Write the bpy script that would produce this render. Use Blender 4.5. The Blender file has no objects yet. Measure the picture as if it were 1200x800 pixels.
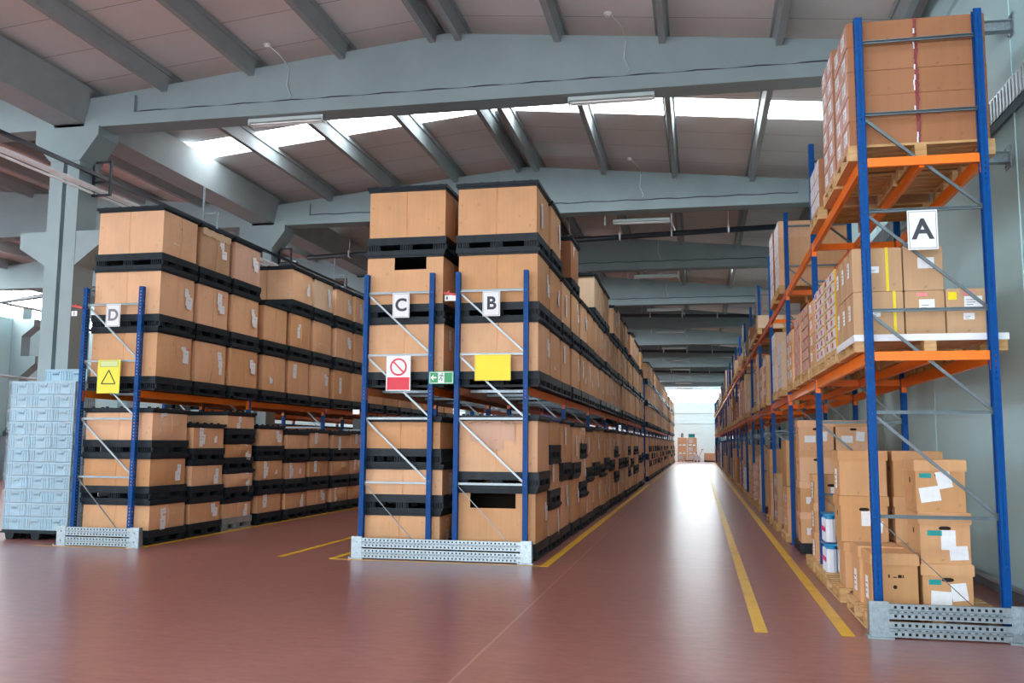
import bpy, math, random
from mathutils import Vector, Matrix
R = random.Random(7)
C = bpy.context.scene.collection
PI = math.pi
_o = 'zeroth first second third fourth fifth sixth seventh eighth ninth tenth eleventh twelfth thirteenth fourteenth fifteenth sixteenth seventeenth eighteenth nineteenth'.split()
ORD = _o[:]
for _t, _u in (('twenty', 'twentieth'), ('thirty', 'thirtieth'), ('forty', 'fortieth'), ('fifty', 'fiftieth'), ('sixty', 'sixtieth')): ORD += [_u] + [_t + '-' + x for x in _o[1:10]]

# ------------------------------------------------------------------ materials
def srgb(r, g, b):
    f = lambda c: (c / 255 / 12.92) if c / 255 <= .04045 else ((c / 255 + .055) / 1.055) ** 2.4
    return (f(r), f(g), f(b), 1)

class NT:
    def __init__(s, name):
        s.m = bpy.data.materials.new(name); s.m.use_nodes = True
        s.t = s.m.node_tree; s.b = s.t.nodes['Principled BSDF']
    def n(s, typ, **kw):
        nd = s.t.nodes.new(typ)
        for k, v in kw.items():
            if k in nd.inputs.keys() if hasattr(nd.inputs, 'keys') else False: nd.inputs[k].default_value = v
            else: setattr(nd, k, v)
        return nd
    def l(s, a, b): s.t.links.new(a, b)
    def ramp(s, fac, stops):
        r = s.t.nodes.new('ShaderNodeValToRGB'); cr = r.color_ramp
        while len(cr.elements) < len(stops): cr.elements.new(.5)
        for e, (p, c) in zip(cr.elements, stops): e.position = p; e.color = c
        s.l(fac, r.inputs[0]); return r.outputs[0]
    def noise(s, scale, detail=3, vec=None, mapscale=None, coord='Object', rough=.5):
        tc = s.t.nodes.new('ShaderNodeTexCoord'); out = tc.outputs[coord]
        if mapscale:
            mp = s.t.nodes.new('ShaderNodeMapping'); mp.inputs['Scale'].default_value = mapscale
            s.l(out, mp.inputs[0]); out = mp.outputs[0]
        nz = s.t.nodes.new('ShaderNodeTexNoise'); nz.inputs['Scale'].default_value = scale
        nz.inputs['Detail'].default_value = detail; nz.inputs['Roughness'].default_value = rough
        s.l(out, nz.inputs['Vector']); return nz.outputs['Fac']
    def mix(s, fac, a, b, mode='MIX'):
        m = s.t.nodes.new('ShaderNodeMix'); m.data_type = 'RGBA'; m.blend_type = mode
        for sock, v in ((m.inputs[0], fac), (m.inputs[6], a), (m.inputs[7], b)):
            if isinstance(v, bpy.types.NodeSocket): s.l(v, sock)
            else: sock.default_value = v
        return m.outputs[2]
    def bump(s, h, strength=.3, dist=.01):
        bp = s.t.nodes.new('ShaderNodeBump'); bp.inputs['Strength'].default_value = strength; bp.inputs['Distance'].default_value = dist
        s.l(h, bp.inputs['Height']); s.l(bp.outputs[0], s.b.inputs['Normal'])

def mat(name, col, rough=.5, metal=0, var=.12, nscale=6, bump=0, rnd=0, coord='Object', ms=None, spec=.5):
    t = NT(name)
    f = t.noise(nscale, 4, mapscale=ms, coord=coord)
    lo = tuple(c * (1 - var) for c in col[:3]) + (1,); hi = tuple(min(1, c * (1 + var)) for c in col[:3]) + (1,)
    c = t.ramp(f, [(.3, lo), (.7, hi)])
    if rnd:
        oi = t.t.nodes.new('ShaderNodeObjectInfo')
        hs = t.t.nodes.new('ShaderNodeHueSaturation')
        mr = t.t.nodes.new('ShaderNodeMapRange'); mr.inputs['To Min'].default_value = 1 - rnd; mr.inputs['To Max'].default_value = 1 + rnd
        t.l(oi.outputs['Random'], mr.inputs[0]); t.l(mr.outputs[0], hs.inputs['Value'])
        m2 = t.t.nodes.new('ShaderNodeMapRange'); m2.inputs['To Min'].default_value = 1 + rnd * .6; m2.inputs['To Max'].default_value = 1 - rnd * .6
        t.l(oi.outputs['Random'], m2.inputs[0]); t.l(m2.outputs[0], hs.inputs['Saturation'])
        t.l(c, hs.inputs['Color']); c = hs.outputs[0]
    t.l(c, t.b.inputs['Base Color'])
    t.b.inputs['Roughness'].default_value = rough; t.b.inputs['Metallic'].default_value = metal
    t.b.inputs['Specular IOR Level'].default_value = spec
    if bump: t.bump(f, bump, .01)
    return t.m

M = {}
def cardboard(name, col, rnd=.1):
    t = NT(name)
    f = t.noise(1.6, 4); st = t.noise(2.2, 3, mapscale=(14, 14, .6)); sp = t.noise(9, 5)
    lo = tuple(c * .9 for c in col[:3]) + (1,); hi = tuple(min(1, c * 1.12) for c in col[:3]) + (1,)
    c = t.ramp(f, [(.3, lo), (.7, hi)])
    c = t.mix(.2, c, t.ramp(st, [(.35, tuple(x * .85 for x in col[:3]) + (1,)), (.65, hi)]))
    sc = t.ramp(sp, [(.66, (0, 0, 0, 1)), (.8, (1, 1, 1, 1))])
    c = t.mix(sc, c, tuple(x * .6 for x in col[:3]) + (1,))
    oi = t.t.nodes.new('ShaderNodeObjectInfo'); hs = t.t.nodes.new('ShaderNodeHueSaturation')
    for (a, b, k) in ((1 - rnd, 1 + rnd, 'Value'), (1 + rnd * .7, 1 - rnd * .7, 'Saturation')):
        mr = t.t.nodes.new('ShaderNodeMapRange'); mr.inputs['To Min'].default_value = a; mr.inputs['To Max'].default_value = b
        t.l(oi.outputs['Random'], mr.inputs[0]); t.l(mr.outputs[0], hs.inputs[k])
    t.l(c, hs.inputs['Color']); t.l(hs.outputs[0], t.b.inputs['Base Color'])
    t.b.inputs['Roughness'].default_value = .72; t.b.inputs['Specular IOR Level'].default_value = .3
    t.bump(st, .15, .01)
    M[name] = t.m
cardboard('kraft', srgb(224, 174, 132), .12)
cardboard('kraft_red', srgb(164, 112, 78), .05)
cardboard('kraft_tan', srgb(196, 158, 122), .05)
cardboard('kraft_pale', srgb(222, 192, 160), .06)
cardboard('kraft_pink', srgb(214, 172, 148), .04)
cardboard('archive', srgb(210, 160, 114), .06)
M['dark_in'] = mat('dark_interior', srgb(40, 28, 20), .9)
M['black'] = mat('black_plastic', srgb(28, 38, 46), .5, var=.3, nscale=9, rnd=.2, spec=.25)
M['greyplas'] = mat('grey_plastic', srgb(135, 140, 142), .5, var=.15)
M['blueplas'] = mat('blue_plastic', srgb(45, 75, 140), .45)
M['blue'] = mat('blue_paint', srgb(0, 74, 146), .42, var=.1, nscale=14, spec=.18)
M['orange'] = mat('orange_paint', srgb(255, 124, 20), .35, var=.06, nscale=8)
M['orange_worn'] = mat('worn_orange_paint', srgb(226, 112, 70), .5, var=.22, nscale=12)
M['galv'] = mat('galvanised_steel', srgb(158, 172, 180), .4, .7, var=.16, nscale=30)
M['zincdark'] = mat('dark_zinc_bar', srgb(112, 122, 128), .35, .7, var=.1)
M['zincpaint'] = mat('zinc_bar', srgb(150, 160, 166), .4, .6, var=.08)
M['white'] = mat('white_board', srgb(238, 240, 243), .45, var=.02)
M['paper'] = mat('white_paper', srgb(240, 242, 246), .7, var=.05, nscale=25)
M['ink'] = mat('grey_ink', srgb(62, 66, 74), .7)
M['ink_light'] = mat('faded_ink', srgb(128, 130, 136), .7)
M['red'] = mat('red_print', srgb(222, 34, 62), .45, var=.03)
M['pinkred'] = mat('pink_tape', srgb(235, 140, 145), .6)
M['yellow'] = mat('yellow_print', srgb(255, 228, 0), .45, var=.02)
M['yellow_tape'] = mat('yellow_strap', srgb(238, 214, 20), .5, var=.04)
M['lemon'] = mat('lemon_print', srgb(240, 232, 70), .5, var=.02)
M['lemon_pale'] = mat('pale_lemon_print', srgb(214, 226, 160), .5, var=.02)
M['green'] = mat('green_print', srgb(0, 150, 88), .4, var=.02)
M['teal'] = mat('teal_sticker', srgb(20, 150, 150), .6)
M['tape'] = mat('brown_tape', srgb(176, 118, 70), .35, var=.08)
M['redtape'] = mat('crimson_tape', srgb(128, 38, 46), .4, var=.3, nscale=25)
M['wood'] = mat('pallet_wood', srgb(198, 158, 108), .75, var=.22, nscale=5, rnd=.14, ms=(1, 6, 6))
M['concrete'] = mat('painted_concrete', srgb(142, 159, 163), .6, var=.06, nscale=1.4, spec=.3)
M['purlin'] = mat('purlin_concrete', srgb(154, 164, 167), .55, var=.08, nscale=2, spec=.4)
M['pipe_dark'] = mat('dark_pipe', srgb(42, 46, 56), .4, var=.1)
M['steel'] = mat('bright_steel', srgb(232, 236, 238), .3, .1, var=.06)
M['fixture'] = mat('fixture_enamel', srgb(190, 205, 205), .35, var=.05)
M['glass_tube'] = mat('lamp_tube', srgb(236, 240, 240), .2, var=.02)
M['machine'] = mat('machine_grey', srgb(120, 130, 138), .5, var=.1)
M['crate'] = mat('crate_plastic', srgb(152, 188, 206), .4, var=.06, rnd=.05)
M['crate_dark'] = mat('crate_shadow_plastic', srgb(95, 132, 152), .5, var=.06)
M['redplas'] = mat('red_plastic', srgb(200, 50, 45), .4)
M['bin_orange'] = mat('orange_ply', srgb(240, 198, 152), .6, var=.08)
M['cyanshrink'] = mat('cyan_shrink', srgb(40, 150, 205), .3, var=.1)
M['magenta'] = mat('magenta_print', srgb(210, 30, 110), .5)
M['whiteshrink'] = mat('white_shrink', srgb(222, 228, 240), .3, var=.06)
M['yellowcarton'] = mat('mustard_carton', srgb(206, 162, 40), .6, var=.1, rnd=.06)
M['whitecarton'] = mat('white_carton_print', srgb(214, 210, 214), .6, var=.22, nscale=22)
M['greycarton'] = mat('grey_carton', srgb(150, 140, 134), .7, var=.15)
M['pinkcarton'] = mat('pink_carton_print', srgb(206, 160, 146), .6, var=.3, nscale=16)
M['sheet'] = mat('white_sheet', srgb(235, 238, 244), .5, var=.03)

def floor_mat():
    t = NT('red_floor')
    f = t.noise(.55, 5, rough=.6); g = t.noise(4, 3, rough=.5); h = t.noise(40, 2)
    c = t.ramp(f, [(.3, srgb(138, 82, 76)), (.55, srgb(152, 92, 84)), (.75, srgb(162, 104, 96))])
    c = t.mix(.4, c, t.ramp(t.noise(9, 6, mapscale=(.7, 1.6, 1), rough=.7), [(.35, srgb(112, 58, 60)), (.62, srgb(176, 118, 110))]))
    st = t.noise(2.2, 4, mapscale=(.6, 4.5, 1), rough=.6)
    c = t.mix(.22, c, t.ramp(st, [(.35, srgb(118, 66, 66)), (.65, srgb(160, 104, 100))]))
    # saw-cut joints along the aisle and across it
    tc = t.t.nodes.new('ShaderNodeTexCoord'); sx = t.t.nodes.new('ShaderNodeSeparateXYZ'); t.l(tc.outputs['Object'], sx.inputs[0])
    def line(sock, period, off, w):
        a = t.t.nodes.new('ShaderNodeMath'); a.operation = 'SUBTRACT'; t.l(sock, a.inputs[0]); a.inputs[1].default_value = off
        b = t.t.nodes.new('ShaderNodeMath'); b.operation = 'PINGPONG'; t.l(a.outputs[0], b.inputs[0]); b.inputs[1].default_value = period / 2
        d = t.t.nodes.new('ShaderNodeMath'); d.operation = 'LESS_THAN'; t.l(b.outputs[0], d.inputs[0]); d.inputs[1].default_value = w
        return d.outputs[0]
    j1 = line(sx.outputs[0], 9.1, -1.66, .009); j2 = line(sx.outputs[1], 7.35, 5.1, .006)
    mx = t.t.nodes.new('ShaderNodeMath'); mx.operation = 'MAXIMUM'; t.l(j1, mx.inputs[0]); t.l(j2, mx.inputs[1])
    fm = t.t.nodes.new('ShaderNodeMath'); fm.operation = 'MULTIPLY'; t.l(mx.outputs[0], fm.inputs[0]); fm.inputs[1].default_value = .55
    c = t.mix(fm.outputs[0], c, srgb(196, 160, 150))
    t.l(c, t.b.inputs['Base Color'])
    rg = t.t.nodes.new('ShaderNodeMapRange'); rg.inputs['To Min'].default_value = .275; rg.inputs['To Max'].default_value = .3
    t.l(g, rg.inputs[0]); t.l(rg.outputs[0], t.b.inputs['Roughness'])
    w = t.noise(.8, 1, mapscale=(.35, 3.2, 1)); t.bump(w, .1, .005)
    t.b.inputs['Specular IOR Level'].default_value = .85
    return t.m
M['floor'] = floor_mat()

def panel_mat(name, col, axis, period, depth, seam=True):
    t = NT(name)
    tc = t.t.nodes.new('ShaderNodeTexCoord'); sx = t.t.nodes.new('ShaderNodeSeparateXYZ'); t.l(tc.outputs['Object'], sx.inputs[0])
    f = t.noise(.5, 3)
    c = t.ramp(f, [(.3, tuple(x * .93 for x in col[:3]) + (1,)), (.7, tuple(min(1, x * 1.05) for x in col[:3]) + (1,))])
    def pp(sock, period, w):
        b = t.t.nodes.new('ShaderNodeMath'); b.operation = 'PINGPONG'; t.l(sock, b.inputs[0]); b.inputs[1].default_value = period / 2
        d = t.t.nodes.new('ShaderNodeMath'); d.operation = 'LESS_THAN'; t.l(b.outputs[0], d.inputs[0]); d.inputs[1].default_value = w
        return b.outputs[0], d.outputs[0]
    rib, _ = pp(sx.outputs[axis], period, .01); _, sm = pp(sx.outputs[axis], 1.05, .008)
    c = t.mix(sm, c, tuple(x * .45 for x in col[:3]) + (1,))
    t.l(c, t.b.inputs['Base Color']); t.b.inputs['Roughness'].default_value = .45
    t.bump(rib, .5, depth)
    return t.m
M['roof'] = panel_mat('roof_sandwich_panel', srgb(232, 230, 229), 1, .14, .01)
M['wall'] = mat('wall_panel', srgb(194, 228, 234), .55, var=.05, nscale=.6)
M['wall_end'] = mat('end_wall_panel', srgb(218, 232, 234), .55, var=.03, nscale=.6)
def emis(name, col, s):
    t = NT(name); t.b.inputs['Base Color'].default_value = (.8, .8, .8, 1)
    t.b.inputs['Emission Color'].default_value = col; t.b.inputs['Emission Strength'].default_value = s
    return t.m
M['skylight'] = emis('skylight_translucent', (.92, .97, 1, 1), 12)
M['endwindow'] = emis('end_window_daylight', (.9, .97, 1, 1), 30)
M['window'] = emis('window_daylight', (.93, .97, 1, 1), 16)
def film():
    m = bpy.data.materials.new('stretch_film'); m.use_nodes = True; t = m.node_tree; t.nodes.clear()
    o = t.nodes.new('ShaderNodeOutputMaterial'); mx = t.nodes.new('ShaderNodeMixShader')
    tr = t.nodes.new('ShaderNodeBsdfTransparent'); gl = t.nodes.new('ShaderNodeBsdfPrincipled')
    gl.inputs['Base Color'].default_value = (.85, .93, 1, 1); gl.inputs['Roughness'].default_value = .22
    tc = t.nodes.new('ShaderNodeTexCoord'); mp = t.nodes.new('ShaderNodeMapping'); mp.inputs['Scale'].default_value = (1, 1, 6)
    nz = t.nodes.new('ShaderNodeTexNoise'); nz.inputs['Scale'].default_value = 2.2; nz.inputs['Detail'].default_value = 5; nz.inputs['Distortion'].default_value = 1.2
    t.links.new(tc.outputs['Object'], mp.inputs[0]); t.links.new(mp.outputs[0], nz.inputs['Vector'])
    r = t.nodes.new('ShaderNodeMapRange'); r.inputs['From Min'].default_value = .4; r.inputs['From Max'].default_value = .7
    r.inputs['To Min'].default_value = .04; r.inputs['To Max'].default_value = .26
    t.links.new(nz.outputs['Fac'], r.inputs[0]); t.links.new(r.outputs[0], mx.inputs[0])
    bp = t.nodes.new('ShaderNodeBump'); bp.inputs['Strength'].default_value = .5; t.links.new(nz.outputs['Fac'], bp.inputs['Height']); t.links.new(bp.outputs[0], gl.inputs['Normal'])
    t.links.new(tr.outputs[0], mx.inputs[1]); t.links.new(gl.outputs[0], mx.inputs[2]); t.links.new(mx.outputs[0], o.inputs[0])
    return m
M['film'] = film()

# ------------------------------------------------------------------ mesh builder
class MB:
    def __init__(s): s.v = []; s.f = []; s.mi = []
    def quad(s, pts, m=0):
        n = len(s.v); s.v += [tuple(p) for p in pts]; s.f.append(tuple(range(n, n + len(pts)))); s.mi.append(m)
    def box(s, x0, y0, z0, x1, y1, z1, m=0):
        n = len(s.v)
        s.v += [(x0, y0, z0), (x1, y0, z0), (x1, y1, z0), (x0, y1, z0), (x0, y0, z1), (x1, y0, z1), (x1, y1, z1), (x0, y1, z1)]
        for q in ((0, 3, 2, 1), (4, 5, 6, 7), (0, 1, 5, 4), (1, 2, 6, 5), (2, 3, 7, 6), (3, 0, 4, 7)):
            s.f.append(tuple(n + i for i in q)); s.mi.append(m)
        return s
    def bar(s, a, b, w, h, m=0, up=(0, 0, 1)):
        a = Vector(a); b = Vector(b); d = (b - a).normalized(); u = Vector(up)
        if abs(d.dot(u)) > .99: u = Vector((0, 1, 0))
        x = d.cross(u).normalized(); y = x.cross(d).normalized(); n = len(s.v)
        for p in (a, b):
            for (i, j) in ((-1, -1), (1, -1), (1, 1), (-1, 1)): s.v.append(tuple(p + x * i * w / 2 + y * j * h / 2))
        for q in ((0, 1, 2, 3), (7, 6, 5, 4), (0, 4, 5, 1), (1, 5, 6, 2), (2, 6, 7, 3), (3, 7, 4, 0)):
            s.f.append(tuple(n + i for i in q)); s.mi.append(m)
        return s
    def tube(s, pts, r, k=8, m=0, cap=True):
        rings = []; pts = [Vector(p) for p in pts]
        for i, p in enumerate(pts):
            d = (pts[min(i + 1, len(pts) - 1)] - pts[max(i - 1, 0)]).normalized()
            u = Vector((0, 0, 1)) if abs(d.z) < .95 else Vector((0, 1, 0))
            x = d.cross(u).normalized(); y = x.cross(d).normalized(); n = len(s.v)
            s.v += [tuple(p + (x * math.cos(2 * PI * j / k) + y * math.sin(2 * PI * j / k)) * r) for j in range(k)]
            rings.append(n)
        for a, b in zip(rings, rings[1:]):
            for j in range(k): s.f.append((a + j, a + (j + 1) % k, b + (j + 1) % k, b + j)); s.mi.append(m)
        if cap:
            s.f.append(tuple(rings[0] + j for j in reversed(range(k)))); s.mi.append(m)
            s.f.append(tuple(rings[-1] + j for j in range(k))); s.mi.append(m)
        return s
    def prism(s, poly, axis, a, b, m=0):
        # poly: 2D points; axis the extrusion axis: 'x' -> (y,z), 'y' -> (x,z), 'z' -> (x,y)
        def P(p, t): return {'x': (t, p[0], p[1]), 'y': (p[0], t, p[1]), 'z': (p[0], p[1], t)}[axis]
        n = len(s.v); k = len(poly); s.v += [P(p, a) for p in poly] + [P(p, b) for p in poly]
        s.f.append(tuple(n + i for i in range(k))); s.mi.append(m)
        s.f.append(tuple(n + k + i for i in reversed(range(k)))); s.mi.append(m)
        for i in range(k): s.f.append((n + i, n + k + i, n + k + (i + 1) % k, n + (i + 1) % k)); s.mi.append(m)
        return s
    def holed(s, o, u, v, us, vs, hole, m=0):
        # a sheet on the grid us x vs, cells for which hole(i, j) is true left open
        o = Vector(o); u = Vector(u); v = Vector(v); n = len(s.v); W = len(us)
        for b in vs:
            for a in us: s.v.append(tuple(o + u * a + v * b))
        for j in range(len(vs) - 1):
            for i in range(len(us) - 1):
                if not hole(i, j):
                    q = n + j * W + i; s.f.append((q, q + 1, q + W + 1, q + W)); s.mi.append(m)
        return s
    def mesh(s, name, mats, smooth=False):
        me = bpy.data.meshes.new(name); me.from_pydata(s.v, [], s.f)
        for m in (mats if isinstance(mats, (list, tuple)) else [mats]): me.materials.append(M[m])
        me.polygons.foreach_set('material_index', s.mi)
        if smooth: me.polygons.foreach_set('use_smooth', [True] * len(s.f))
        me.update(); return me

def link(name, data, parent=None, loc=(0, 0, 0), rz=0):
    o = bpy.data.objects.new(name, data); C.objects.link(o)
    o.location = loc; o.rotation_euler = (0, 0, rz)
    if parent: o.parent = parent
    return o
def tag(o, label, cat, group=None, kind=None):
    o['label'] = label; o['category'] = cat
    if group: o['group'] = group
    if kind: o['kind'] = kind
    return o
def thing(name, label, cat, loc=(0, 0, 0), rz=0, group=None):
    return tag(link(name, None, None, loc, rz), label, cat, group)
def struct(name, mb, mats):
    o = link(name, mb.mesh(name, mats)); o['kind'] = 'structure'; return o
def part(name, mb, mats, parent, loc=(0, 0, 0), rz=0, label=None, smooth=False):
    o = link(name, mb.mesh(name, mats, smooth), parent, loc, rz)
    if label: o['label'] = label
    return o
def bevel(o, w=.004, seg=1):
    b = o.modifiers.new('bevel', 'BEVEL'); b.width = w; b.segments = seg; b.limit_method = 'ANGLE'
    return o

# ------------------------------------------------------------------ place constants
XW, XV, XL, RX, RX2 = 3.24, -10.8, -28.0, -3.97, -19.4      # right wall, valley, left wall, ridges
BAY, Y1, YE, YB0 = 7.35, 13.7, 94.55, -8.35
def roofz(x): return 8.5 - .1 * abs(x - RX) if x > XV else 8.5 - .1 * abs(XV - RX) + .1 * (abs(XV - RX2) - abs(x - RX2))
ks = range(-3, 11)

# ------------------------------------------------------------------ setting
struct('floor', MB().box(XL, YB0, -.2, XW, YE, 0), 'floor')
mb = MB()
for k in ks:
    y0 = Y1 + BAY * k; sk = k % 2 == 0
    for x0, x1 in ((RX, XW), (XV, RX), (RX2, XV), (XL, RX2)):
        spans = [(y0, y0 + 3.3), (y0 + 4.25, y0 + BAY)] if (sk if x1 > XV else not sk) else [(y0, y0 + BAY)]
        for a, b in spans:
            z0, z1 = roofz(x0 + 1e-6), roofz(x1 - 1e-6) if x1 != XV else roofz(XV - 1e-6)
            if x0 == XV: z0 = roofz(XV + 1e-4)
            mb.quad([(x0, a, z0), (x0, b, z0), (x1, b, z1), (x1, a, z1)])
            mb.quad([(x0, a, z0 + .12), (x1, a, z1 + .12), (x1, b, z1 + .12), (x0, b, z0 + .12)])
struct('ceiling', mb, 'roof')
wn = 0
for k in ks:
    y0 = Y1 + BAY * k
    for x0, x1, main in ((XV, XW, True), (XL, XV, False)):
        if (k % 2 == 0) != main: continue
        wn += 1; m = MB(); rx = RX if main else RX2
        for a, b in ((x0, rx), (rx, x1)):
            za = roofz(a + 1e-4); zb = roofz(b - 1e-4)
            m.quad([(a, y0 + 3.3, za), (a, y0 + 4.25, za), (b, y0 + 4.25, zb), (b, y0 + 3.3, zb)])
            m.quad([(a, y0 + 3.3, za + .1), (b, y0 + 3.3, zb + .1), (b, y0 + 4.25, zb + .1), (a, y0 + 4.25, za + .1)])
        struct('window_%d' % wn, m, 'skylight')
# walls
m = MB()
m.box(XW, YB0, 0, XW + .25, YE, 8.2)
for y in [Y1 + BAY * k for k in ks] + [Y1 + BAY * k + 3.6 for k in ks]:
    m.box(XW - .012, y - .01, 0, XW, y + .01, 7.7)
m.box(XW - .05, YB0, 7.1, XW, YE, 7.45)
struct('wall_right', m, 'wall')
m = MB()
m.box(XL, YE, 0, XW, YE + .25, 5.9); m.box(XL, YE, 7.15, XW, YE + .25, 9.2); m.box(XV - .4, YE, 5.9, XV + .4, YE + .25, 7.15)
m.box(XL, YE - .06, 4.8, XW, YE, 4.95); m.box(XL, YE - .05, 3.75, XW, YE, 3.85)
struct('wall_back', m, 'wall_end')
for x0, x1 in ((XL, XV - .4), (XV + .4, XW)):
    wn += 1; struct('window_%d' % wn, MB().box(x0, YE + .1, 5.9, x1, YE + .15, 7.15), 'endwindow')
m = MB()
m.box(XL - .25, YB0, 0, XL, YE, 6.65); m.box(XL - .25, YB0, 7.85, XL, YE, 8.6)
for k in range(-3, 11): m.box(XL - .25, Y1 + BAY * k - .3, 6.65, XL, Y1 + BAY * k + .3, 7.85)
struct('wall_left', m, 'wall')
for k in range(-3, 11):
    wn += 1; y0 = Y1 + BAY * k
    w = struct('window_%d' % wn, MB().box(XL - .15, y0 + .3, 6.65, XL - .1, y0 + BAY - .3, 7.85), 'window')
    f = MB()
    for j in range(6): yy = y0 + .3 + (BAY - .6) * j / 5; f.box(XL - .1, yy - .03, 6.65, XL - .04, yy + .03, 7.85)
    part('window_frame', f, 'concrete', w)
m = MB()   # the wall behind the camera, with openings added to let in fill light
for a, b in ((XL, -26), (-20.5, -17), (-11.5, -9.2), (1.2, XW)): m.box(a, YB0 - .25, 0, b, YB0, 9.2)
m.box(XL, YB0 - .25, 6.2, XW, YB0, 9.2)
struct('wall_front', m, 'wall')
struct('baseboard_right', MB().box(XW - .04, YB0, 0, XW, YE, .1).tube([(XW - .1, YB0, .14), (XW - .1, YE, .14)], .035), 'machine')
tr = 0
def trim(mb, m='concrete'):
    global tr; tr += 1
    return struct('trim_%d' % tr, mb, m)

def roof_beam(y, x0, x1, rx):
    w = MB(); top = lambda x: roofz(x) - .24
    xs = [x0, rx, x1]
    w.prism([(x0, 7.2), (x1, 7.2), (x1, top(x1 - .01)), (rx, top(rx)), (x0, top(x0 + .01))], 'y', y + .1, y + .34)
    w.prism([(x0, 7.05), (x1, 7.05), (x1, 7.27), (x0, 7.27)], 'y', y, y + .44)
    for a, b in ((x0, x0 + .95), (x1 - .95, x1)):
        w.prism([(a, 7.26), (b, 7.26), (b, min(top(a + .01), top(b - .01)) - .02), (a, min(top(a + .01), top(b - .01)) - .02)], 'y', y + .02, y + .42)
    o = trim(w)
    return o
for k in ks:
    y = Y1 + BAY * k
    roof_beam(y, XV + .3, XW, RX); roof_beam(y, XL, XV - .3, RX2)
PX = [-9.03, -7.4, -5.76, -4.19, -3.75, -2.12, -.47, 1.28, 2.9]
for k in ks:
    y0 = Y1 + BAY * k + .34; y1 = y0 + BAY - .24
    for x in PX + [-12.6, -14.3, -16, -17.7, -19.2, -19.6, -21.3, -23, -24.7, -26.4]:
        z = roofz(x); w = MB().prism([(x - .05, z - .36), (x + .05, z - .36), (x + .09, z - .005), (x - .09, z - .005)], 'y', y0 - .22, y1 + .1)
        w.box(x - .11, y0 - .2, z - .1, x + .11, y1 + .1, z - .02)
        trim(w, 'purlin')
    # valley gutter beam between the columns
    trim(MB().prism([(XV - .42, 7.75), (XV - .3, 7.12), (XV + .3, 7.12), (XV + .42, 7.75)], 'y', y0 - .34 + (.0), y1 + .24 - .0), 'purlin')

def column(y, corbel=True, x=XV):
    m = MB()
    m.box(x - .3, y - .02, 0, x - .04, y + .5, 7.0); m.box(x + .04, y - .02, 0, x + .28, y + .5, 7.0); m.box(x - .06, y + .08, 0, x + .06, y + .5, 7.0)
    m.prism([(x - .3, 6.45), (x - .62, 6.8), (x - .62, 7.06), (x + .62, 7.06), (x + .62, 6.9), (x + .28, 6.45)], 'y', y - .04, y + .52)
    m.prism([(x - .3, 4.6), (x - .82, 4.92), (x - .82, 5.2), (x - .3, 5.2)], 'y', y - .01, y + .49)
    m.prism([(x + .28, 5.2), (x + .8, 5.2), (x + .8, 5.0), (x + .28, 4.6)], 'y', y - .01, y + .49)
    return trim(m)
for k in ks: column(Y1 + BAY * k)
for k in range(-2, 6):     # wall columns of the left nave with their two brackets and the crane girder
    y = Y1 + BAY * k - 2.9; m = MB()
    m.box(XL, y, 0, XL + .5, y + .5, 7.05)
    m.prism([(XL + .5, 5.9), (XL + 1.05, 6.3), (XL + 1.05, 6.6), (XL + .5, 6.6)], 'y', y, y + .5)
    m.prism([(XL + .5, 4.2), (XL + 1.2, 4.75), (XL + 1.2, 5.05), (XL + .5, 5.05)], 'y', y, y + .5)
    trim(m)

# painted floor lines
def stripe(x0, y0, x1, y1, label):
    o = link('floor_line', MB().box(x0, y0, .001, x1, y1, .004).mesh('floor_line', 'linepaint')); tag(o, label, 'floor marking')
t = NT('line_paint'); f = t.noise(3, 6, rough=.7)
t.l(t.ramp(f, [(.28, srgb(176, 132, 60)), (.42, srgb(228, 176, 20)), (.7, srgb(238, 190, 24))]), t.b.inputs['Base Color']); t.b.inputs['Roughness'].default_value = .35; M['linepaint'] = t.m
t2 = t
stripe(1.15, 8.3, 1.26, 88, 'yellow line on the red floor running beside the foot of rack A')
stripe(.44, 8.3, .55, 60, 'yellow line down the middle of the red aisle, ending before the camera')
stripe(-2.06, 12.0, -1.95, 37.9, 'yellow line along the near stretch of rack B, from the letter B guard')
stripe(-2.06, 40.2, -1.95, 88, 'yellow line along the far stretch of rack B beyond the cross aisle')
stripe(-5.0, 12.02, -2.06, 12.07, 'thin yellow line on the floor in front of the guard of racks B and C')
stripe(-5.02, 12.1, -4.92, 37.9, 'yellow line on the floor along the left side of rack C')
stripe(-5.8, 12.1, -5.7, 37.9, 'short looking yellow line between rack C and rack D, second from rack C')
stripe(-8.3, 12.5, -8.2, 37.9, 'yellow line on the floor along the foot of rack D')
stripe(-9.95, 12.42, -8.3, 12.47, 'thin yellow line in front of the perforated guard of rack D')

# ------------------------------------------------------------------ racks
def post_mesh(h, side):
    # open section upright: slotted web towards the aisle (side = -1 left, +1 right), dotted flanges across
    m = MB(); w, d = .08, .064; zs = [0]; z = .06
    while z < h - .05: zs += [z, z + .018]; z += .05
    zs.append(h); n = len(zs)
    for y in (-w / 2, w / 2):
        m.holed((-d / 2, y, 0), (1, 0, 0), (0, 0, 1), [0, .026, .038, d], zs, lambda i, j: i == 1 and j % 2 == 1)
    xw = side * d / 2
    m.holed((xw, -w / 2, 0), (0, 1, 0), (0, 0, 1), [0, .016, .03, .05, .064, w], zs, lambda i, j: i in (1, 3) and j % 2 == 1)
    m.box(-side * d / 2 - .003, -w / 2, 0, -side * d / 2 + .003, -w / 2 + .018, h); m.box(-side * d / 2 - .003, w / 2 - .018, 0, -side * d / 2 + .003, w / 2, h)
    m.box(-.006, -.012, 0, .006, .012, h)
    m.box(-.07, -.07, 0, .07, .07, .008)
    return m.mesh('upright_post', 'blue')
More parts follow.
